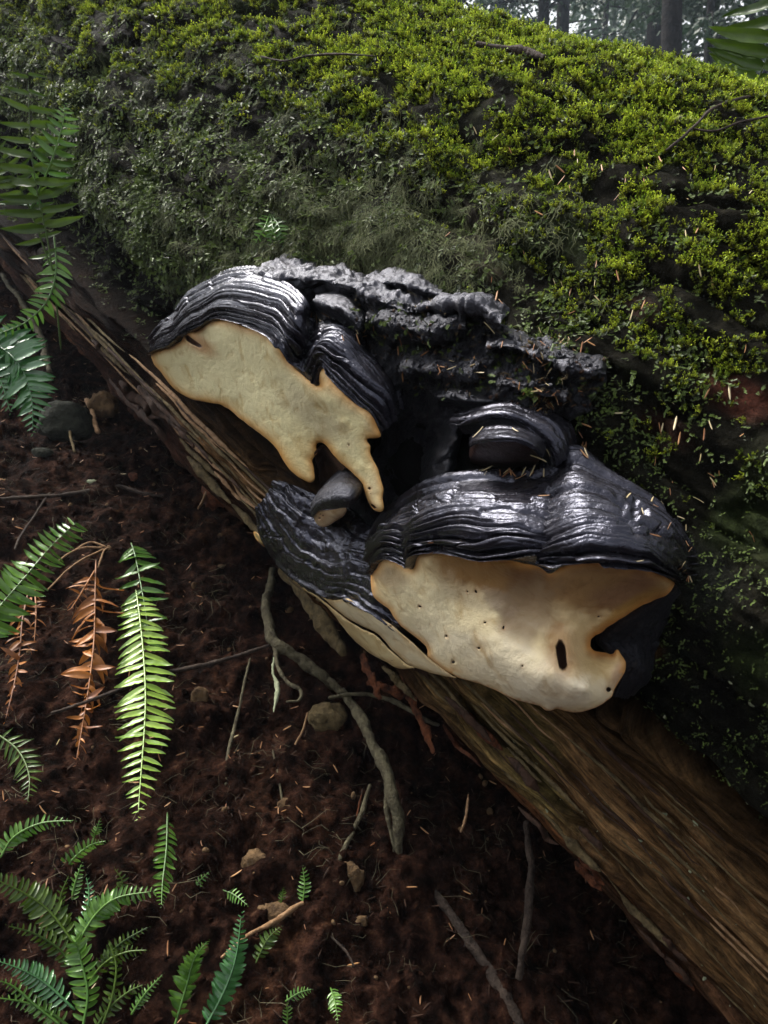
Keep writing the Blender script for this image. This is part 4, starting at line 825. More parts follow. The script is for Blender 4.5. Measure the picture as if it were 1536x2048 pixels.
def fern(label, base, fronds, group='ferns on the bank'):
    rt = thing('fern', base, label, 'fern', group)
    for f in fronds: frond(rt, *f[0], **f[1])
    return rt
def P3(l, up0, up1=None):
    up1 = up0 if up1 is None else up1; n = len(l); return [(x, y, sd_(x, y, up0+(up1-up0)*i/(n-1))) for i, (x, y) in enumerate(l)]
fern('bright glossy green fern frond hanging straight down the bank, left of centre', onsoil(270, 1095),
 [((P3([(262,1085),(270,1110),(280,1160),(292,1230),(300,1300)], .06, .10), 48, 12, 'fern', 1), dict(sweep=.2, peak=.5, tipw=.5, jit=.2)),
  ((P3([(272,1180),(280,1240),(287,1310),(291,1390),(288,1470),(281,1560),(275,1645)], .12, .20), 62, 30, 'fern_pale', 2), dict(sweep=.12, peak=.42, tipw=.05, start=.03, jit=.07))])
fern('green fern frond reaching in from the left edge above the dead brown fronds', onsoil(-20, 1260), [((P3([(-60,1300),(-10,1225),(45,1160),(100,1095),(152,1045)], .12, .22), 56, 22, 'fern', 3), dict(sweep=.2, peak=.2, tipw=.5, roll=-.2))])
fern('dead rust-brown fern frond hanging beside the bright green frond', onsoil(190, 1125), [((P3([(192,1120),(190,1200),(188,1280),(178,1370),(165,1450),(150,1535)], .06, .08), 50, 32, 'fern_dead', 4), dict(jit=.4, peak=.3)), ((P3([(190,1140),(160,1190),(140,1220)], .07, .09), 26, 6, 'fern_dead', 5), dict(jit=.4))])
fern('dead dark brown fern frond curling at the left edge', onsoil(50, 1180), [((P3([(60,1170),(45,1240),(40,1300),(28,1370),(8,1450)], .06, .08), 34, 20, 'fern_dead', 6), dict(jit=.45, peak=.3)), ((P3([(70,1180),(72,1230),(68,1290)], .06, .07), 20, 8, 'fern_dead', 7), dict(jit=.45))])
fern('wet blue-green fern drooping in at the left edge beside the stones', unp(-60, 640, 1.75), [(([(-90,640,1.75),(-20,680,1.7),(35,725,1.66),(62,790,1.64),(66,872,1.62)], 74, 24, 'fern_blue', 8), dict(sweep=.35, peak=.35, roll=.3)), (([(-90,700,1.7),(-40,720,1.68),(0,760,1.66),(22,830,1.65)], 50, 16, 'fern_blue', 9), dict(sweep=.35, roll=.3))])
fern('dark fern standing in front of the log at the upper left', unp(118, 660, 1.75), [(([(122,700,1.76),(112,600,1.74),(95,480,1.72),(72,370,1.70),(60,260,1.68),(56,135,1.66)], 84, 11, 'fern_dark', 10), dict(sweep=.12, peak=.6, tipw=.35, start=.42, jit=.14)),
  (([(110,560,1.74),(60,420,1.72),(20,340,1.70),(-30,260,1.68)], 58, 13, 'fern_dark', 11), dict(sweep=.2, peak=.4)), (([(60,420,1.72),(100,330,1.70),(125,250,1.70),(130,205,1.7)], 46, 12, 'fern', 12), dict(sweep=.3, peak=.3)),
  (([(108,470,1.76),(112,540,1.73),(95,600,1.70),(50,645,1.68),(-10,670,1.66)], 36, 18, 'fern', 13), dict(sweep=.3, peak=.2, tipw=.3)), (([(100,430,1.75),(60,412,1.73),(-10,408,1.72)], 20, 10, 'fern_blue', 14), dict(one=1))])
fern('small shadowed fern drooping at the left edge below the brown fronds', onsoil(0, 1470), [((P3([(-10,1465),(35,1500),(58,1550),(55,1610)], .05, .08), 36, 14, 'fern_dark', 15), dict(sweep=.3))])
fern('arching young fern at the left edge below the hanging frond', onsoil(0, 1720), [((P3([(0,1716),(28,1674),(84,1646),(155,1641)], .06, .12), 24, 16, 'fern', 16), dict(rnd=True)), ((P3([(103,1796),(136,1730),(178,1692),(216,1681)], .05, .10), 22, 16, 'fern', 17), dict(rnd=True, roll=.5)), ((P3([(141,1814),(150,1767),(164,1725)], .05, .09), 17, 10, 'fern', 18), dict(rnd=True, roll=-.4))])
fern('largest green fern clump in the lower left corner', onsoil(155, 1960), [((P3([(150,1890),(98,1822),(47,1786),(-10,1758)], .08, .14), 34, 17, 'fern_dark', 19), dict(rnd=True, tipw=.4)), ((P3([(145,1905),(188,1833),(234,1796),(309,1782)], .08, .14), 31, 20, 'fern', 20), dict(rnd=True, tipw=.3)),
  ((P3([(165,2060),(175,1985),(160,1915),(150,1880)], .08, .13), 34, 14, 'fern', 21), dict(rnd=True, peak=.5, tipw=.5, roll=.3)), ((P3([(150,2020),(94,1969),(47,1941),(-10,1920)], .07, .12), 27, 18, 'fern_blue', 22), dict(rnd=True)), ((P3([(120,2050),(70,2010),(30,1975),(-5,1960)], .06, .10), 18, 12, 'fern', 23), dict(rnd=True)),
  ((P3([(201,1927),(244,1885),(300,1852)], .05, .09), 18, 12, 'fern_dark', 24), dict(rnd=True)), ((P3([(205,2050),(225,1990),(232,1930),(215,1880)], .06, .1), 20, 12, 'fern_dark', 241), dict(rnd=True, roll=.6)),
  ((P3([(158,1950),(120,1900),(70,1868),(10,1850)], .06, .11), 24, 15, 'fern_dark', 242), dict(rnd=True, roll=-.3)), ((P3([(165,1985),(205,1930),(250,1905),(300,1900)], .05, .10), 22, 14, 'fern_dark', 243), dict(rnd=True, roll=.3)), ((P3([(150,1900),(130,1850),(120,1800),(140,1745)], .06, .12), 22, 14, 'fern_dark', 244), dict(rnd=True, roll=.5)),
  ((P3([(140,2055),(100,2025),(50,2005),(-10,1995)], .05, .09), 22, 13, 'fern', 245), dict(rnd=True)), ((P3([(190,2060),(215,2020),(255,1985),(290,1968)], .05, .09), 20, 12, 'fern_dark', 246), dict(rnd=True)), ((P3([(150,1880),(170,1840),(178,1790),(172,1750)], .07, .12), 20, 12, 'fern_blue', 247), dict(rnd=True, roll=-.5))])
fern('narrow fern frond hanging under the tip of the long bright frond', onsoil(333, 1625), [((P3([(335,1625),(333,1697),(325,1768),(323,1815)], .06, .10), 27, 17, 'fern', 25), dict(rnd=True, roll=-.35))])
fern('pair of upright fern fronds at the bottom edge', onsoil(400, 2050), [((P3([(347,2060),(375,1964),(389,1917),(417,1880)], .06, .12), 32, 22, 'fern', 26), dict(rnd=True, roll=.7, peak=.3)), ((P3([(405,2065),(450,1978),(473,1908),(483,1825)], .06, .13), 33, 24, 'fern_blue', 27), dict(rnd=True, roll=.45, peak=.35, tipw=.2)), ((P3([(262,2030),(290,1988),(328,1946)], .04, .07), 14, 12, 'fern', 28), dict(rnd=True))])
for lab, pts, hf, n_, m_ in [('small fern sprig at the end of the orange twig', [(511,1927),(534,1880),(562,1852)], 20, 11, 'fern_dark'), ('tiny upright fern sprig above the orange twig', [(605,1808),(609,1767),(605,1732)], 15, 9, 'fern'), ('tiny fern sprig lying on soil above the pair of fronds', [(441,1778),(469,1790),(497,1812)], 15, 9, 'fern'), ('tiny fern sprig right of the narrow hanging frond', [(366,1805),(394,1767),(420,1742)], 13, 9, 'fern'),
   ('small fern sprig at the bottom edge, rightmost of the row', [(661,1975),(670,2005),(676,2045)], 18, 10, 'fern'), ('tiny bent fern sprig near the bottom edge', [(570,2003),(600,1985),(625,1978)], 13, 8, 'fern'), ('tiny upright fern sprig under the bent one', [(574,2050),(575,2025),(572,2005)], 12, 6, 'fern'), ('tiny fern sprig tip above the arching young fern', [(188,1676),(193,1660),(200,1638)], 11, 7, 'fern'), ('tiny fern sprig alone on tan soil', [(562,1806),(565,1790),(566,1776)], 9, 6, 'fern'), ('tiny fern tuft under the long bright frond', [(230,1790),(245,1765),(228,1735)], 14, 8, 'fern_dark')]:
    fern(lab, onsoil(*pts[0]), [((P3(pts, .03, .06), hf, n_, m_, int(pts[0][0])), dict(rnd=True, rad=.0014))], 'tiny fern sprigs on the bank')
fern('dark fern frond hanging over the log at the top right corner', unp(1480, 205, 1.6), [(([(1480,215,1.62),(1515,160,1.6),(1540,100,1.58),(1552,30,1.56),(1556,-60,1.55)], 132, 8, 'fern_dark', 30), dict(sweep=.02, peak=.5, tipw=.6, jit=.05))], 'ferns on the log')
fern('little polypody-like fern tuft on the bark above the left bracket', onlog(540, 440, 0.01), [(([(540,425,float(logdepth(540,425))-.01),(545+dx_,455,float(logdepth(545,455))-.05),(540+2*dx_,490,float(logdepth(540,490))-.04)], 20, 8, 'fern', 40+i_), dict(rnd=True, rad=.0012)) for i_, dx_ in enumerate((-16, 0, 14))], 'ferns on the log')

# ------------------------------------------------------------------ roots, twigs, broken wood
def px_tube(name, label, cat, pts, radii, mat, group=None, up=0.04, ref='soil', ns=14, rough=.30, squash=None, seed=0):
    P = []
    for i, p in enumerate(pts):
        u_ = up[i] if isinstance(up, (list, tuple)) else up
        dpt = p[2] if len(p) > 2 else (float(soil_depth(p[0], p[1])) if ref == 'soil' else float(logdepth(p[0], p[1])))-u_
        P.append((p[0], p[1], dpt))
    W = np.array([unp(*p) for p in P]); dm = np.mean([p[2] for p in P]); V, Fc = tube(W, [r_*dm/F for r_ in radii], ns, seed, rough, n=len(pts)*16, squash=squash)
    me = mesh_np(name, V-W[0], Fc, MAT[mat]); o = obj(name, me, None, W[0]); return tag(o, label, cat, group)
RG = 'roots hanging under the log'
px_tube('hanging_root', 'grey-green root bending out below the low bracket', 'root', [(548,1140),(536,1195),(538,1250),(556,1288),(600,1320),(645,1350),(672,1378)], [8,10,10,11,11,10,7], 'root', RG, [.05,.12,.14,.14,.12,.1,.04], seed=1)
px_tube('hanging_root', 'thick grey-green root running down the dark hollow under the log', 'root', [(688,1388),(712,1425),(742,1475),(772,1535),(788,1600),(795,1660),(797,1715)], [7,11,12,12,11,11,9], 'root', RG, [.05,.1,.12,.12,.1,.06,.02], seed=2)
px_tube('hanging_root', 'long dark root trailing to the bottom edge', 'root', [(795,1705),(850,1760),(920,1855),(985,1955),(1045,2055)], [4,8,10,11,11], 'root_dark', RG, .008, seed=3)
px_tube('hanging_root', 'thin dark root hanging straight down beside the log, lower right', 'root', [(1052,1640),(1060,1720),(1060,1800),(1050,1880),(1040,1960)], [7,8,8,8,6], 'root_dark', RG, [.2,.16,.12,.08,.03], seed=4)
px_tube('hanging_root', 'pale mossy rootlet curling under the bent root', 'root', [(548,1290),(556,1335),(575,1368),(600,1382),(597,1402),(572,1405)], [6,4.5,4,4,3,1.5], 'root', RG, .13, seed=5)
px_tube('hanging_root', 'thin pale root on the tan soil beside an orange sliver', 'root', [(740,1568),(722,1625),(696,1680),(680,1715),(668,1740)], [3,5,5,5,3], 'root', RG, .035, seed=6)
px_tube('hanging_root', 'wiry grey root crossing above the mossy stone', 'root', [(655,1395),(720,1388),(790,1404),(850,1440),(880,1450)], [3,4,5,4,3], 'root', RG, .10, seed=7)
px_tube('rootlet', 'thin vertical rootlet with a frayed tip on the red soil', 'root', [(500,1315),(488,1375),(470,1450),(455,1510),(452,1570)], [2.5,3,3,3,2.5], 'root', RG, .03, ns=6)
px_tube('rootlet', 'thin rootlet down the middle of the red soil', 'root', [(545,1500),(560,1570),(568,1640),(580,1690),(596,1740)], [2,2.5,2.5,2.5,2], 'root', RG, .02, ns=6)
px_tube('rootlet', 'short tan rootlet below the mossy stone', 'root', [(615,1425),(605,1460),(590,1490)], [2,2.5,1.5], 'twig_tan', RG, .04, ns=6)
px_tube('rootlet', 'thin rootlet above the bottom ferns', 'root', [(612,1800),(650,1860),(690,1900),(710,1935)], [2,2.2,2.2,1.6], 'root_dark', RG, .02, ns=6)
px_tube('hanging_root', 'side root forking off the thick root in the dark hollow', 'root', [(765,1525),(775,1570),(772,1620),(782,1670),(790,1700)], [4,5,5,4,3], 'root', RG, [.11,.1,.08,.05,.03], seed=8)
px_tube('hanging_root', 'thin root linking the bent root and the thick root', 'root', [(640,1345),(665,1372),(690,1392),(700,1415)], [7,8,8,6], 'root', RG, [.1,.09,.08,.08], seed=9)
px_tube('rootlet', 'wispy pale rootlet hanging from the bent root', 'root', [(552,1300),(545,1340),(556,1380),(548,1425)], [3,3,4,1.5], 'lichen', RG, .12, ns=7, rough=.6)
TG = 'twigs on the bank'
px_tube('twig', 'long dark twig lying from the bent root to the brown frond', 'twig', [(562,1283),(500,1305),(430,1325),(340,1345),(250,1375),(165,1405),(100,1428)], [4,4.5,4.5,4.5,4,3.5,2.5], 'root_dark', TG, .10, ns=7)
px_tube('twig', 'dark twig lying across the soil at the left edge', 'twig', [(-10,998),(80,994),(170,985),(240,972),(290,988),(328,992)], [4,4,4,4,4,3], 'root_dark', TG, .03, ns=7)
px_tube('twig', 'orange-tan twig above the bottom fern fronds', 'twig', [(440,1915),(500,1868),(545,1845),(590,1815),(608,1806)], [3,4,5,5,4], 'twig_tan', TG, .04, ns=7)
px_tube('twig', 'bent pale stalk beside the grey stone', 'twig', [(172,812),(143,832),(140,868),(150,905)], [2,2.5,2.5,2.5], 'wood_pale', TG, .06, ns=6)
px_tube('twig', 'dead grey stem leaning behind the dark left fern', 'twig', [(0,545),(40,600),(75,660),(92,715),(102,745)], [5,6,6,6,5], 'root', TG, .25, ns=7)
px_tube('twig', 'short orange stalk leaning on the tan stone', 'twig', [(173,798),(185,830),(197,868)], [5,5,4], 'twig_tan', TG, .09, ns=6)
px_tube('twig', 'dark thin twig at the left below the stones', 'twig', [(100,985),(70,1030),(40,1075),(30,1100)], [2,2.5,2.5,2], 'root_dark', TG, .03, ns=6)
for k_, (a_, b_) in enumerate([((205,1095),(110,1125)), ((208,1098),(95,1180)), ((212,1094),(150,1100)), ((218,1095),(196,1135))]):
    mid = ((a_[0]+b_[0])/2, (a_[1]+b_[1])/2-12)
    px_tube('grass_stalk', ['upper dry orange stalk of the bunch behind the dead frond', 'longest dry orange stalk, slanting down to the left behind the dead frond', 'short dry orange stalk, nearly level, behind the dead frond', 'shortest dry stalk, curving down onto the dead frond'][k_], 'stalk', [a_, mid, b_], [2.2,2.2,1.4], 'twig_tan', 'dry stalks', .05, ns=6)
WG = 'broken wood under the log'
px_tube('wood_splinter', 'pale weathered wood stub pointing down under the low bracket', 'wood', [(560,1135),(600,1175),(640,1235),(672,1290),(694,1318)], [10,22,20,15,6], 'wood_pale', WG, [.20,.22,.22,.20,.18], squash=.55, seed=12, rough=.3)
px_tube('wood_splinter', 'orange-red rotten wood chunk under the cream strips', 'wood', [(735,1362),(768,1378),(800,1384),(826,1386)], [6,13,12,5], 'rot', WG, [.28,.30,.30,.28], squash=.6, seed=13, rough=.75)
px_tube('wood_splinter', 'reddish splinter hanging from the log edge below the largest bracket', 'wood', [(800,1350),(822,1400),(845,1445),(862,1490),(868,1510)], [6,11,11,8,3], 'rot', WG, [.26,.27,.27,.26,.26], squash=.3, seed=14, rough=.7)
px_tube('wood_splinter', 'dark red splinter left of the hanging reddish one', 'wood', [(722,1310),(742,1350),(752,1385),(760,1402)], [8,12,8,3], 'rot', WG, [.3,.3,.29,.28], squash=.3, seed=15, rough=.7)
px_tube('wood_splinter', 'rust-coloured rotten flake under the log edge, left of the low bracket', 'wood', [(408,975),(425,985),(450,1000),(478,1012)], [8,20,14,5], 'rot', WG, [.16,.2,.2,.16], squash=.5, seed=16, rough=.8)
px_tube('wood_splinter', 'thin orange splinter hanging from the rust-coloured flake', 'wood', [(412,985),(405,1005),(398,1018)], [5,6,3], 'twig_tan', WG, .2, squash=.5, seed=17)
px_tube('wood_splinter', 'tan sliver dangling in the dark hollow', 'wood', [(938,1590),(936,1620),(930,1645),(922,1665)], [3,6,6,3], 'twig_tan', WG, [.32,.32,.32,.32], squash=.5, seed=18, rough=.4)
px_tube('wood_splinter', 'bright orange sliver beside the thin pale root', 'wood', [(724,1588),(718,1612),(712,1640)], [2,4,2], 'rot', WG, .03, squash=.6, seed=19)
# splinters and lifted strips along the lower edge of the log: parts of the log
def log_strip(p0, p1, wpx, prot, seed, mat='rot_dark'):
    n = 5; pts = []; rr = np.random.default_rng(seed)
    for i in range(n):
        f = i/(n-1); pts.append((p0[0]+(p1[0]-p0[0])*f+rr.normal(0, 2), p0[1]+(p1[1]-p0[1])*f+rr.normal(0, 2)))
    W = np.array([unp(x, y, float(logdepth(x, y))-prot+rr.normal(0, .004)) for x, y in pts]); dm = float(logdepth(*p0))
    V, Fc = tube(W, [wpx*.3*dm/F, wpx*dm/F, wpx*.9*dm/F, wpx*dm/F, wpx*.2*dm/F], 8, seed, .35, squash=.5); part('splinter', log_root, V, Fc, MAT[mat])
rs = np.random.default_rng(77)
for k_ in range(34):
    x = rs.uniform(180, 1420); sl_ = rs.choice([1.045, 1.03, 1.01]); y = VPY+sl_*(x-VPX)+rs.normal(0, 5); L_ = rs.uniform(30, 110)
    log_strip((x, y), (x+L_, y+L_*sl_+rs.normal(0, 4)), rs.uniform(4, 11), rs.uniform(-.02, .012), 500+k_, rs.choice(['rot_dark', 'rot_dark', 'rot', 'wood_pale']))
# long fibres standing proud on the bare wood
for k_ in range(120):
    x = rs.uniform(-20, 1450); sl0 = np.interp(x, [0, 600, 1230, 1536], [.955, .955, .885, .880]); sl_ = rs.uniform(sl0+.015, 1.03); y = VPY+sl_*(x-VPX); L_ = rs.uniform(60, 240)
    if 520 < x < 1200 and y < 1180+0.35*(x-520): continue
    log_strip((x, y), (x+L_, y+L_*sl_), rs.uniform(1.3, 4.5), rs.uniform(-.016, -.003), 600+k_, rs.choice(['wood_pale', 'wood_pale', 'rot_dark', 'twig_tan']))

# ------------------------------------------------------------------ stones in the bank
def rock(name, label, px, py, rx, ry, mat, up=0.0, group='stones in the bank', seed=0, cat='stone'):
    bm = bmesh.new(); bmesh.ops.create_icosphere(bm, subdivisions=4, radius=1.0); V = np.array([v.co for v in bm.verts]); Fc = np.array([[v.index for v in f.verts] for f in bm.faces]); bm.free()
    r_ = 1+0.5*fbm(V*1.5+seed*7, 4, seed, .6)+0.16*np.abs(fbm(V*5, 3, seed+1)); V = V*r_[:, None]
    V = np.sign(V)*np.abs(V)**0.85
    dp = float(soil_depth(px, py))-up; s = dp/F; c = unp(px, py, dp)
    W = V[:, :1]*rx*s*RV+V[:, 2:]*ry*s*UV+V[:, 1:2]*min(rx, ry)*0.75*s*FV
    return tag(obj(name, mesh_np(name, W, Fc, MAT[mat]), None, c), label, cat, group)
rock('stone', 'large dark grey-green stone at the left, under the log', 130, 842, 54, 38, 'stone', .06, seed=1)
rock('stone', 'tan flat stone beside the large grey-green one', 208, 812, 27, 26, 'clod', .10, seed=2)
rock('stone', 'mossy brown stone in the hollow between two roots', 655, 1434, 36, 28, 'wood_pale', .02, seed=3)
rock('stone', 'smooth grey-brown pebble right of the bright frond', 400, 1398, 17, 24, 'clod', .02, seed=4)
rock('stone', 'large tan clay lump in the middle of the bank', 655, 1655, 32, 34, 'clod', .008, seed=5)
rock('stone', 'tan clay lump left of the middle of the bank', 575, 1622, 24, 26, 'clod', .008, seed=6)
rock('stone', 'greenish clay lump above the small fern sprigs', 512, 1735, 30, 34, 'clod', .008, seed=7)
rock('stone', 'tan clay lump beside the thin pale root end', 700, 1755, 26, 32, 'clod', .008, seed=8)
rock('stone', 'pale round pebble on brown soil, right of the fern sprigs', 722, 1842, 13, 11, 'clod', .012, seed=9)
rock('stone', 'small orange-brown pebble on the red soil', 487, 1578, 8, 9, 'clod', .008, seed=10)
rock('stone', 'tan clay lump left of the long dark root', 545, 1835, 34, 26, 'clod', .008, seed=11)
rock('stone', 'small brick-red stone under the log at the left', 266, 954, 9, 8, 'rot', .02, seed=12)
rock('stone', 'small pale grey flat pebble left of the brick-red stone', 184, 964, 10, 5, 'lichen', .02, seed=13)
rock('stone', 'small yellowish pebble below the brick-red stone', 311, 1018, 6, 8, 'clod', .008, seed=14)
rock('stone', 'low dark stone left under the large grey-green stone', 85, 905, 20, 9, 'stone', .03, seed=15)
# soil crumbs: uncountable
cr_ = []
for k in range(4):
    bm = bmesh.new(); bmesh.ops.create_icosphere(bm, subdivisions=2, radius=1.0); V = np.array([v.co for v in bm.verts]); Fc = np.array([[v.index for v in f.verts] for f in bm.faces]); bm.free()
    V = V*(1+0.5*fbm(V*1.2+k*9, 3, 60+k))[:, None]*[1, .8, .6]; o = bpy.data.objects.new('crumb', mesh_np('crumb', V, Fc, [MAT['soil'], MAT['soil'], MAT['soil'], MAT['clod']][k])); cr_.append(o)
Nn_ = 12000
ix = rng.integers(0, len(gx), Nn_*4); iy = rng.integers(0, len(gy), Nn_*4); Pc = Pg[ix, iy]; qx, qy, qz = proj(Pc); ok = (qx > -60) & (qx < 1400) & (qy > 500) & (qy < 2150) & (qz > .5) & (qz < 4); Pc = Pc[ok][:Nn_]
scatter('soil_crumbs', Pc, rng.uniform(0, 6.28, (len(Pc), 3)), 0.0018+0.0105*rng.random(len(Pc))**4, rng.choice(4, len(Pc), p=[.32, .32, .31, .05]), cr_, 'loose damp soil crumbs and grit over the bank', 'soil')
# ------------------------------------------------------------------ fallen needles
LITTER = True
def needle_mesh(mat, seed, bend):
    n = 6; V = []; Fc = []
    for k in range(n+1):
        f = k/n-.5; wd = .07*math.sqrt(max(0.02, 1-(2*f)**4)); z = bend*(f*f)*1.0
        V += [(f, -wd, z), (f, 0, z+.03), (f, wd, z), (f, 0, z-.03)]
    for k in range(n):
        for j in range(4): a = k*4+j; b = k*4+(j+1) % 4; Fc.append((a, b, b+4, a+4))
    return mesh_np('needle', np.array(V), np.array(Fc), mat)
NM = [needle_mesh(MAT['needle'], 1, .05), needle_mesh(MAT['needle'], 2, .25), needle_mesh(MAT['needle_pale'], 3, .1)]
def needle(p, n, ang, L, k):
    p = np.asarray(p); n = unit(np.asarray(n, float)); a = unit(UV-(UV@n)*n); b = np.cross(a, n); dx = a*math.cos(ang)+b*math.sin(ang); dy = np.cross(n, dx)
    M = np.stack([dx*L, dy*L, n*L], 1); o = bpy.data.objects.new('fallen_needle', NM[k]); COL.objects.link(o)
    o.matrix_world = Matrix([[*M[0], p[0]], [*M[1], p[1]], [*M[2], p[2]], [0, 0, 0, 1]]); return o
ix = rng.integers(0, len(gx), 36000); iy = rng.integers(0, len(gy), 36000); Pc = Pg[ix, iy]; qx, qy, qz = proj(Pc); ok = (qx > -60) & (qx < 1300) & (qy > 560) & (qy < 2150) & (qz > .5) & (qz < 4); Pc = Pc[ok][:5500]
lit = [bpy.data.objects.new('bit', m_) for m_ in NM]; 
bm_ = NM[0].copy(); bm_.materials.clear(); bm_.materials.append(MAT['rot_dark']); lit.append(bpy.data.objects.new('bit', bm_))
lit += [hair_sprig('sprig', MAT['root'], 3, 0.045, 0.0006, 470+k) for k in range(2)]
wh = rng.choice(6, len(Pc), p=[.09, .08, .015, .56, .13, .125]); er = eulers(np.repeat(sn[None], len(Pc), 0)+rng.normal(0, .3, (len(Pc), 3)), rng.uniform(0, 6.28, len(Pc)))
scatter('forest_litter', Pc+sn*.003, er, np.where(wh < 4, rng.uniform(.008, .026, len(Pc)), rng.uniform(.5, 1.4, len(Pc))), wh, lit, 'dead needles and hair roots strewn over the soil', 'litter')
bpy.context.view_layer.update()
SOLID = [o for o in bpy.data.objects if o.type == 'MESH' and o.name.split('.')[0] in ('trunk', 'cap', 'pore_surface', 'crust', 'shelf', 'underside', 'lower_crust', 'stalk')]
SOLID = [(o, np.array(o.matrix_world.translation)) for o in SOLID]
def hit(px, py):
    """where the line of sight through a pixel meets the log or a fungus"""
    d = unit(unp(px, py, 1.0)-CAM); best = None
    for o, t0 in SOLID:
        r_ = o.ray_cast(Vector(CAM-t0), Vector(d))
        if r_[0]:
            p = np.array(r_[1])+t0; k = float((p-CAM)@d)
            if best is None or k < best[0]: best = (k, p, np.array(r_[2]))
    if best is None: return onlog(px, py), -d
    n = best[2]; return best[1], (n if n@d < 0 else -n)
NL = [(958,866,30,.5,2,'slender tan needle at the left corner of the eye-shaped brackets'),(1030,862,24,-.3,2,'white needle lying across the rounded eye-shaped bracket'),(1078,914,36,.05,2,'pale brown needle standing against the right end of the eye-shaped brackets'),(1097,902,22,-.1,2,'yellow-green needle beside the eye-shaped brackets'),(972,940,32,.9,2,'yellow grass-like needle on top of the largest cap'),
 (1088,993,24,1.5,0,'orange-brown needle lying flat on the top of the largest cap'),(924,1078,12,.4,2,'tiny ring-like yellow scrap on the face of the largest cap'),(865,1084,20,1.5,0,'brown needle on the lower left of the largest cap'),(1255,992,24,1.1,2,'yellow needle on the right shoulder of the largest cap'),(1279,1124,18,1.4,2,'yellow scrap on the rim of the largest underside'),
 (806,752,30,.35,0,'orange needle in the hollow right of the left cap'),(715,594,40,1.0,2,'tan winged scrap on the long old shelf'),(981,654,32,-.2,2,'pale upright needle on the crust below the ragged shelf'),(1425,570,30,-.1,0,'upright orange-brown needle among moss at the far right'),(1351,848,36,.05,2,'pale upright needle on bark right of the eye-shaped brackets'),(1458,785,36,.1,2,'pale upright needle on the red bare patch'),(1240,827,30,1.55,2,'pale level needle right of the crust'),
 (1157,783,30,-.9,0,'brown needle slanting on the dark bark right of the crust'),(1100,1195-155,6,.4,2,'speck on the crease of the largest cap')]
for (x, y, L, an, k, lab) in NL[:-1]:
    p, n = hit(x, y); dp = float((p-CAM)@FV); tag(needle(p+n*.0015, n, an, L*dp/F, k), lab, 'needle', 'fallen needles')
rn = np.random.default_rng(5)
regs = [(800,680,110,30,14,'fallen needle on the black crust under the long old shelf'),(900,745,60,18,12,'fallen needle on the black crust left of the brown needle heap'),(1075,745,40,50,34,'brown needle in the heap at the right end of the crust'),(1110,690,60,12,16,'brown needle lying along the ragged old shelf'),(1090,800,38,12,20,'orange needle in the bunch just above the eyelid-shaped bracket'),(1010,945,70,6,14,'needle gathered between the eye-shaped brackets and the largest cap'),(1170,880,12,50,8,'needle caught beside the neck of the largest cap'),(1322,1000,30,34,6,'needle caught along the right shoulder of the largest cap'),(1370,1120,12,60,10,'needle caught beside the right end of the largest cap'),(640,630,26,12,5,'needle caught between the humps of the left cap'),
        (1200,350,260,110,22,'brown needle scattered in the thick moss at the top right'),(1200,560,260,80,20,'brown needle scattered on the thinning moss right of the crust'),(1400,900,100,180,20,'brown needle scattered on dark bark at the right edge')]
for (x, y, sx, sy, c, lab) in regs:
    for _ in range(c):
        p, n = hit(x+rn.normal(0, sx*.6), y+rn.normal(0, sy*.6)); dp = float((p-CAM)@FV)
        if dp > 3: continue
        wide = 'heap' in lab; n2 = unit(n+rn.normal(0, .35 if wide else .12, 3)); tag(needle(p+n*(.003 if wide else .012 if 'moss' in lab else .006 if 'bark' in lab else .002), n2, rn.normal(0, 1.3 if wide else .5), rn.uniform(11, 27)*dp/F, int(rn.choice([0, 1, 0, 2]))), lab, 'needle', lab.replace('needle', 'needles', 1))
pts_ = []; nrm_ = []
while len(pts_) < 1500:
    x, y = rn.uniform(700, 1220), rn.uniform(590, 960)
    if not inpoly(np.array([x]), np.array([y]), [(640,600),(760,590),(1000,650),(1215,720),(1190,820),(1090,830),(1000,800),(900,800),(830,790),(760,720)])[0]: continue
    p, n = hit(x, y); pts_.append(p); nrm_.append(n)
pts_ = np.array(pts_); nrm_ = np.array(nrm_); sel = rn.random(len(pts_))*0.86
crd = []
for k in range(3):
    o = bpy.data.objects.new('crumb', cr_[k].data.copy()); o.data.materials.clear(); o.data.materials.append(MAT[['crust', 'rot_dark', 'wood_pale'][k]]); crd.append(o)
hk = [hair_sprig('sprig', MAT['wood_pale'], 5, 0.02, 0.0005, 450+k) for k in range(2)]
scatter('crust_debris', pts_, rn.uniform(0, 6.28, (len(pts_), 3)), np.where(sel < .75, 0.001+0.0036*rn.random(len(pts_))**2, rn.uniform(.5, 1.3, len(pts_))), np.where(sel < .75, rn.choice(3, len(pts_), p=[.84, .13, .03]), 3+rn.integers(0, 4, len(pts_))), crd+hk+[bpy.data.objects.new('sprig', f_.data) for f_ in ff[:2]], 'crumbs and rootlets strewn over the black crust', 'debris')
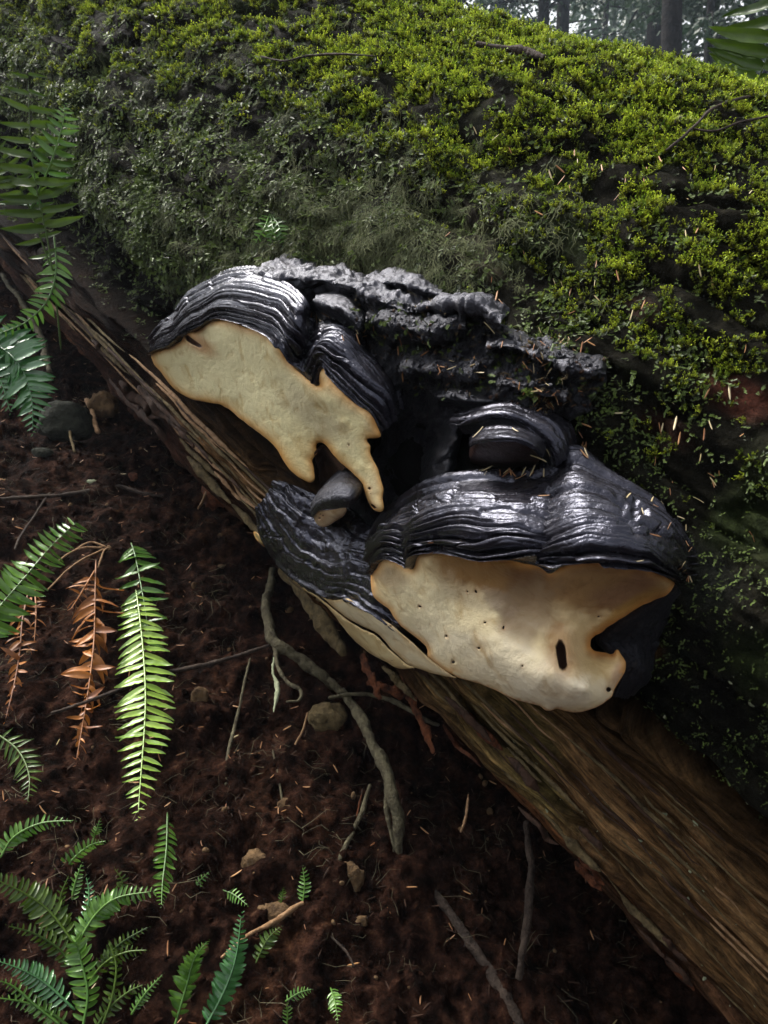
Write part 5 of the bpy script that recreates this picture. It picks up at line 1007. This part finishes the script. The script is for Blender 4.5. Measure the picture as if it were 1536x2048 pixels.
# ------------------------------------------------------------------ twigs on top of the log
px_tube('twig', 'dark bark-covered stick lying on the moss at the top of the log', 'twig', [(952,92),(1000,98),(1050,104),(1090,118)], [5,7,8,5], 'root_dark', 'twigs on the log', .05, 'log', 8, .4)
px_tube('twig', 'thin bare twig arching over the moss at the right edge', 'twig', [(1330,300),(1385,255),(1430,215),(1490,195),(1560,190)], [2.5,3,3,3,3], 'root_dark', 'twigs on the log', .06, 'log', 6)
px_tube('twig', 'thin side twig below the arching one at the right edge', 'twig', [(1385,258),(1430,262),(1480,245),(1550,230)], [2,2.5,2.5,2], 'root_dark', 'twigs on the log', .055, 'log', 6)
px_tube('twig', 'thin dark twig lying level on the moss, top middle', 'twig', [(520,112),(570,122),(620,110),(690,108),(750,112)], [1.5,2,2,2,1.5], 'root_dark', 'twigs on the log', .05, 'log', 6)

# ------------------------------------------------------------------ the wood behind
def tree(label, px, dist, rad, seed, lean=0.0, first=3.0, boughs=70, reach=2.6, top=26, group='trees behind the log', dens=1.0):
    r = np.random.default_rng(seed); x = (px-CX)/F*dist; base = np.array([x, dist, 0.0]); base[2] = float(ground_z(base[0], base[1]))-.2
    rt = thing('conifer_tree', base, label, 'tree', group)
    hs = np.array([0, .5, 2, 6, 12, 20, top]); rr = rad*np.array([1.5, 1.15, 1.0, .9, .75, .45, .05]); pts = np.stack([lean*hs+.05*np.sin(hs*.7+seed), 0*hs, hs], -1)
    V, Fc = tube(pts, rr, 14, seed, .06, n=60); obj('trunk', mesh_np('trunk', V, Fc, MAT['bark_far']), rt)
    V = []; Fc = []; BV = []; BF = []; nb = 0
    for b in range(boughs):
        h = first+(top-first)*(b/boughs)**1.2*0.95+r.uniform(-.2, .2); az = r.uniform(0, 6.28); L = reach*(1-.75*(h-first)/(top-first))*r.uniform(.6, 1.15); o0 = np.array([lean*h, 0, h]); dr = np.array([math.cos(az), math.sin(az), 0.12])
        bp = [o0+dr*L*f+np.array([0, 0, -.45*L*f*f]) for f in np.linspace(0, 1, 6)]
        tv, tf = tube(np.array(bp), [.035, .02, .006], 5, b, .1, n=8); BV.append(tv); BF.append(tf+nb); nb += len(tv)
        sd = np.array([-dr[1], dr[0], 0])
        for q in range(int(140*dens)):
            f = r.uniform(.15, 1); p = o0+dr*L*f+np.array([0, 0, -.45*L*f*f])+sd*r.normal(0, .22*L*(1.1-f*.7))+np.array([0, 0, -abs(r.normal(0, .10))])
            s = r.uniform(.07, .17); u_ = unit(dr*r.normal(.6, .5)+sd*r.normal(0, .8)+np.array([0, 0, -.5])); v_ = unit(np.cross(u_, r.normal(0, 1, 3))); i = len(V); V += [p, p+u_*s*.5+v_*s*.28, p+u_*s, p+u_*s*.5-v_*s*.28]; Fc.append((i, i+1, i+2, i+3))
    cr = obj('crown', mesh_np('crown', np.array(V), np.array(Fc), MAT['needles_far'], False), rt); obj('branches', mesh_np('branches', np.concatenate(BV), np.concatenate(BF), MAT['bark_far']), cr)
    return rt
tree('broad dark trunk right of centre in the wood behind the log', 1306, 11.0, .14, 1, -.01, 4.5, 60, 2.4)
tree('slim dark trunk near the top right of the wood', 1373, 13.0, .065, 2, .0, 3.5, 70, 1.8)
tree('grey trunk just left of the broad dark one, farther off', 1268, 17.0, .18, 3, .0, 5.5, 70, 3.2)
tree('brownish trunk nearest the skyline of the moss, left in the wood', 1060, 20.0, .15, 4, .0, 7.0, 70, 3.0)
tree('bluish trunk second from the left in the wood', 1098, 23.0, .22, 5, .0, 8.5, 70, 3.4)
tree('thin far trunk in the middle of the wood', 1178, 26.0, .10, 6, .0, 6.0, 80, 3.2)
tree('thin trunk at the right edge of the wood', 1455, 16.0, .07, 7, .0, 4.0, 80, 2.6)
tree('far trunk at the right edge beyond the fern', 1520, 22.0, .16, 8, .0, 5.0, 80, 3.4)
tree('far tree showing its boughs at the left end of the wood', 985, 21.0, .16, 9, .0, 5.0, 90, 3.4)
tree('trunk half hidden by the log at the left end of the wood', 900, 17.0, .14, 10, .0, 4.0, 80, 3.0)
# the mass of trees beyond
r = np.random.default_rng(99); V = []; Fc = []
for k in range(40):
    dist = r.uniform(28, 60); x = r.uniform(-.5, .9)*dist; b0 = np.array([x, dist, float(ground_z(x, dist))]); hh_ = r.uniform(16, 26)
    n = 6; i = len(V); tr = r.uniform(.12, .3)
    for h in (0, hh_):
        for j in range(n): V.append(b0+np.array([tr*(1-h/hh_*.8)*math.cos(j*6.283/n), tr*(1-h/hh_*.8)*math.sin(j*6.283/n), h]))
    for j in range(n): Fc.append((i+j, i+(j+1) % n, i+n+(j+1) % n, i+n+j))
    for q in range(1500):
        h = hh_*r.uniform(.25, 1); rd = (1-h/hh_)*4.2+.3; a_ = r.uniform(0, 6.28); f = math.sqrt(r.random()); p = b0+np.array([rd*f*math.cos(a_), rd*f*math.sin(a_), h-.35*rd*f])
        s = r.uniform(.25, .6); u_ = unit(np.array([math.cos(a_), math.sin(a_), -.5])+r.normal(0, .4, 3)); v_ = unit(np.cross(u_, r.normal(0, 1, 3))); i = len(V); V += [p, p+u_*s*.5+v_*s*.25, p+u_*s, p+u_*s*.5-v_*s*.25]; Fc.append((i, i+1, i+2, i+3))
tag(obj('distant_wood', mesh_np('distant_wood', np.array(V), np.array(Fc), MAT['needles_far'], False)), 'distant conifer wood filling the background between the trunks', 'trees', kind='stuff')

# ------------------------------------------------------------------ the damp air of the wood
hm_, ht_, hb_ = newmat('damp_air'); ht_.nodes.remove(hb_)
pv = ht_.nodes.new('ShaderNodeVolumePrincipled'); pv.inputs['Color'].default_value = (0.68, 0.82, 1.0, 1); pv.inputs['Density'].default_value = 0.0014; pv.inputs['Anisotropy'].default_value = 0.2
ht_.links.new(pv.outputs[0], ht_.nodes['Material Output'].inputs['Volume'])
bx = np.array([[x, y, z] for x in (-85., 85.) for y in (-85., 85.) for z in (-5.5, 31.)]); bf = np.array([[0,1,3,2],[4,6,7,5],[0,4,5,1],[2,3,7,6],[0,2,6,4],[1,5,7,3]])
tag(obj('haze', mesh_np('haze', bx, bf, hm_, False)), kind='stuff')
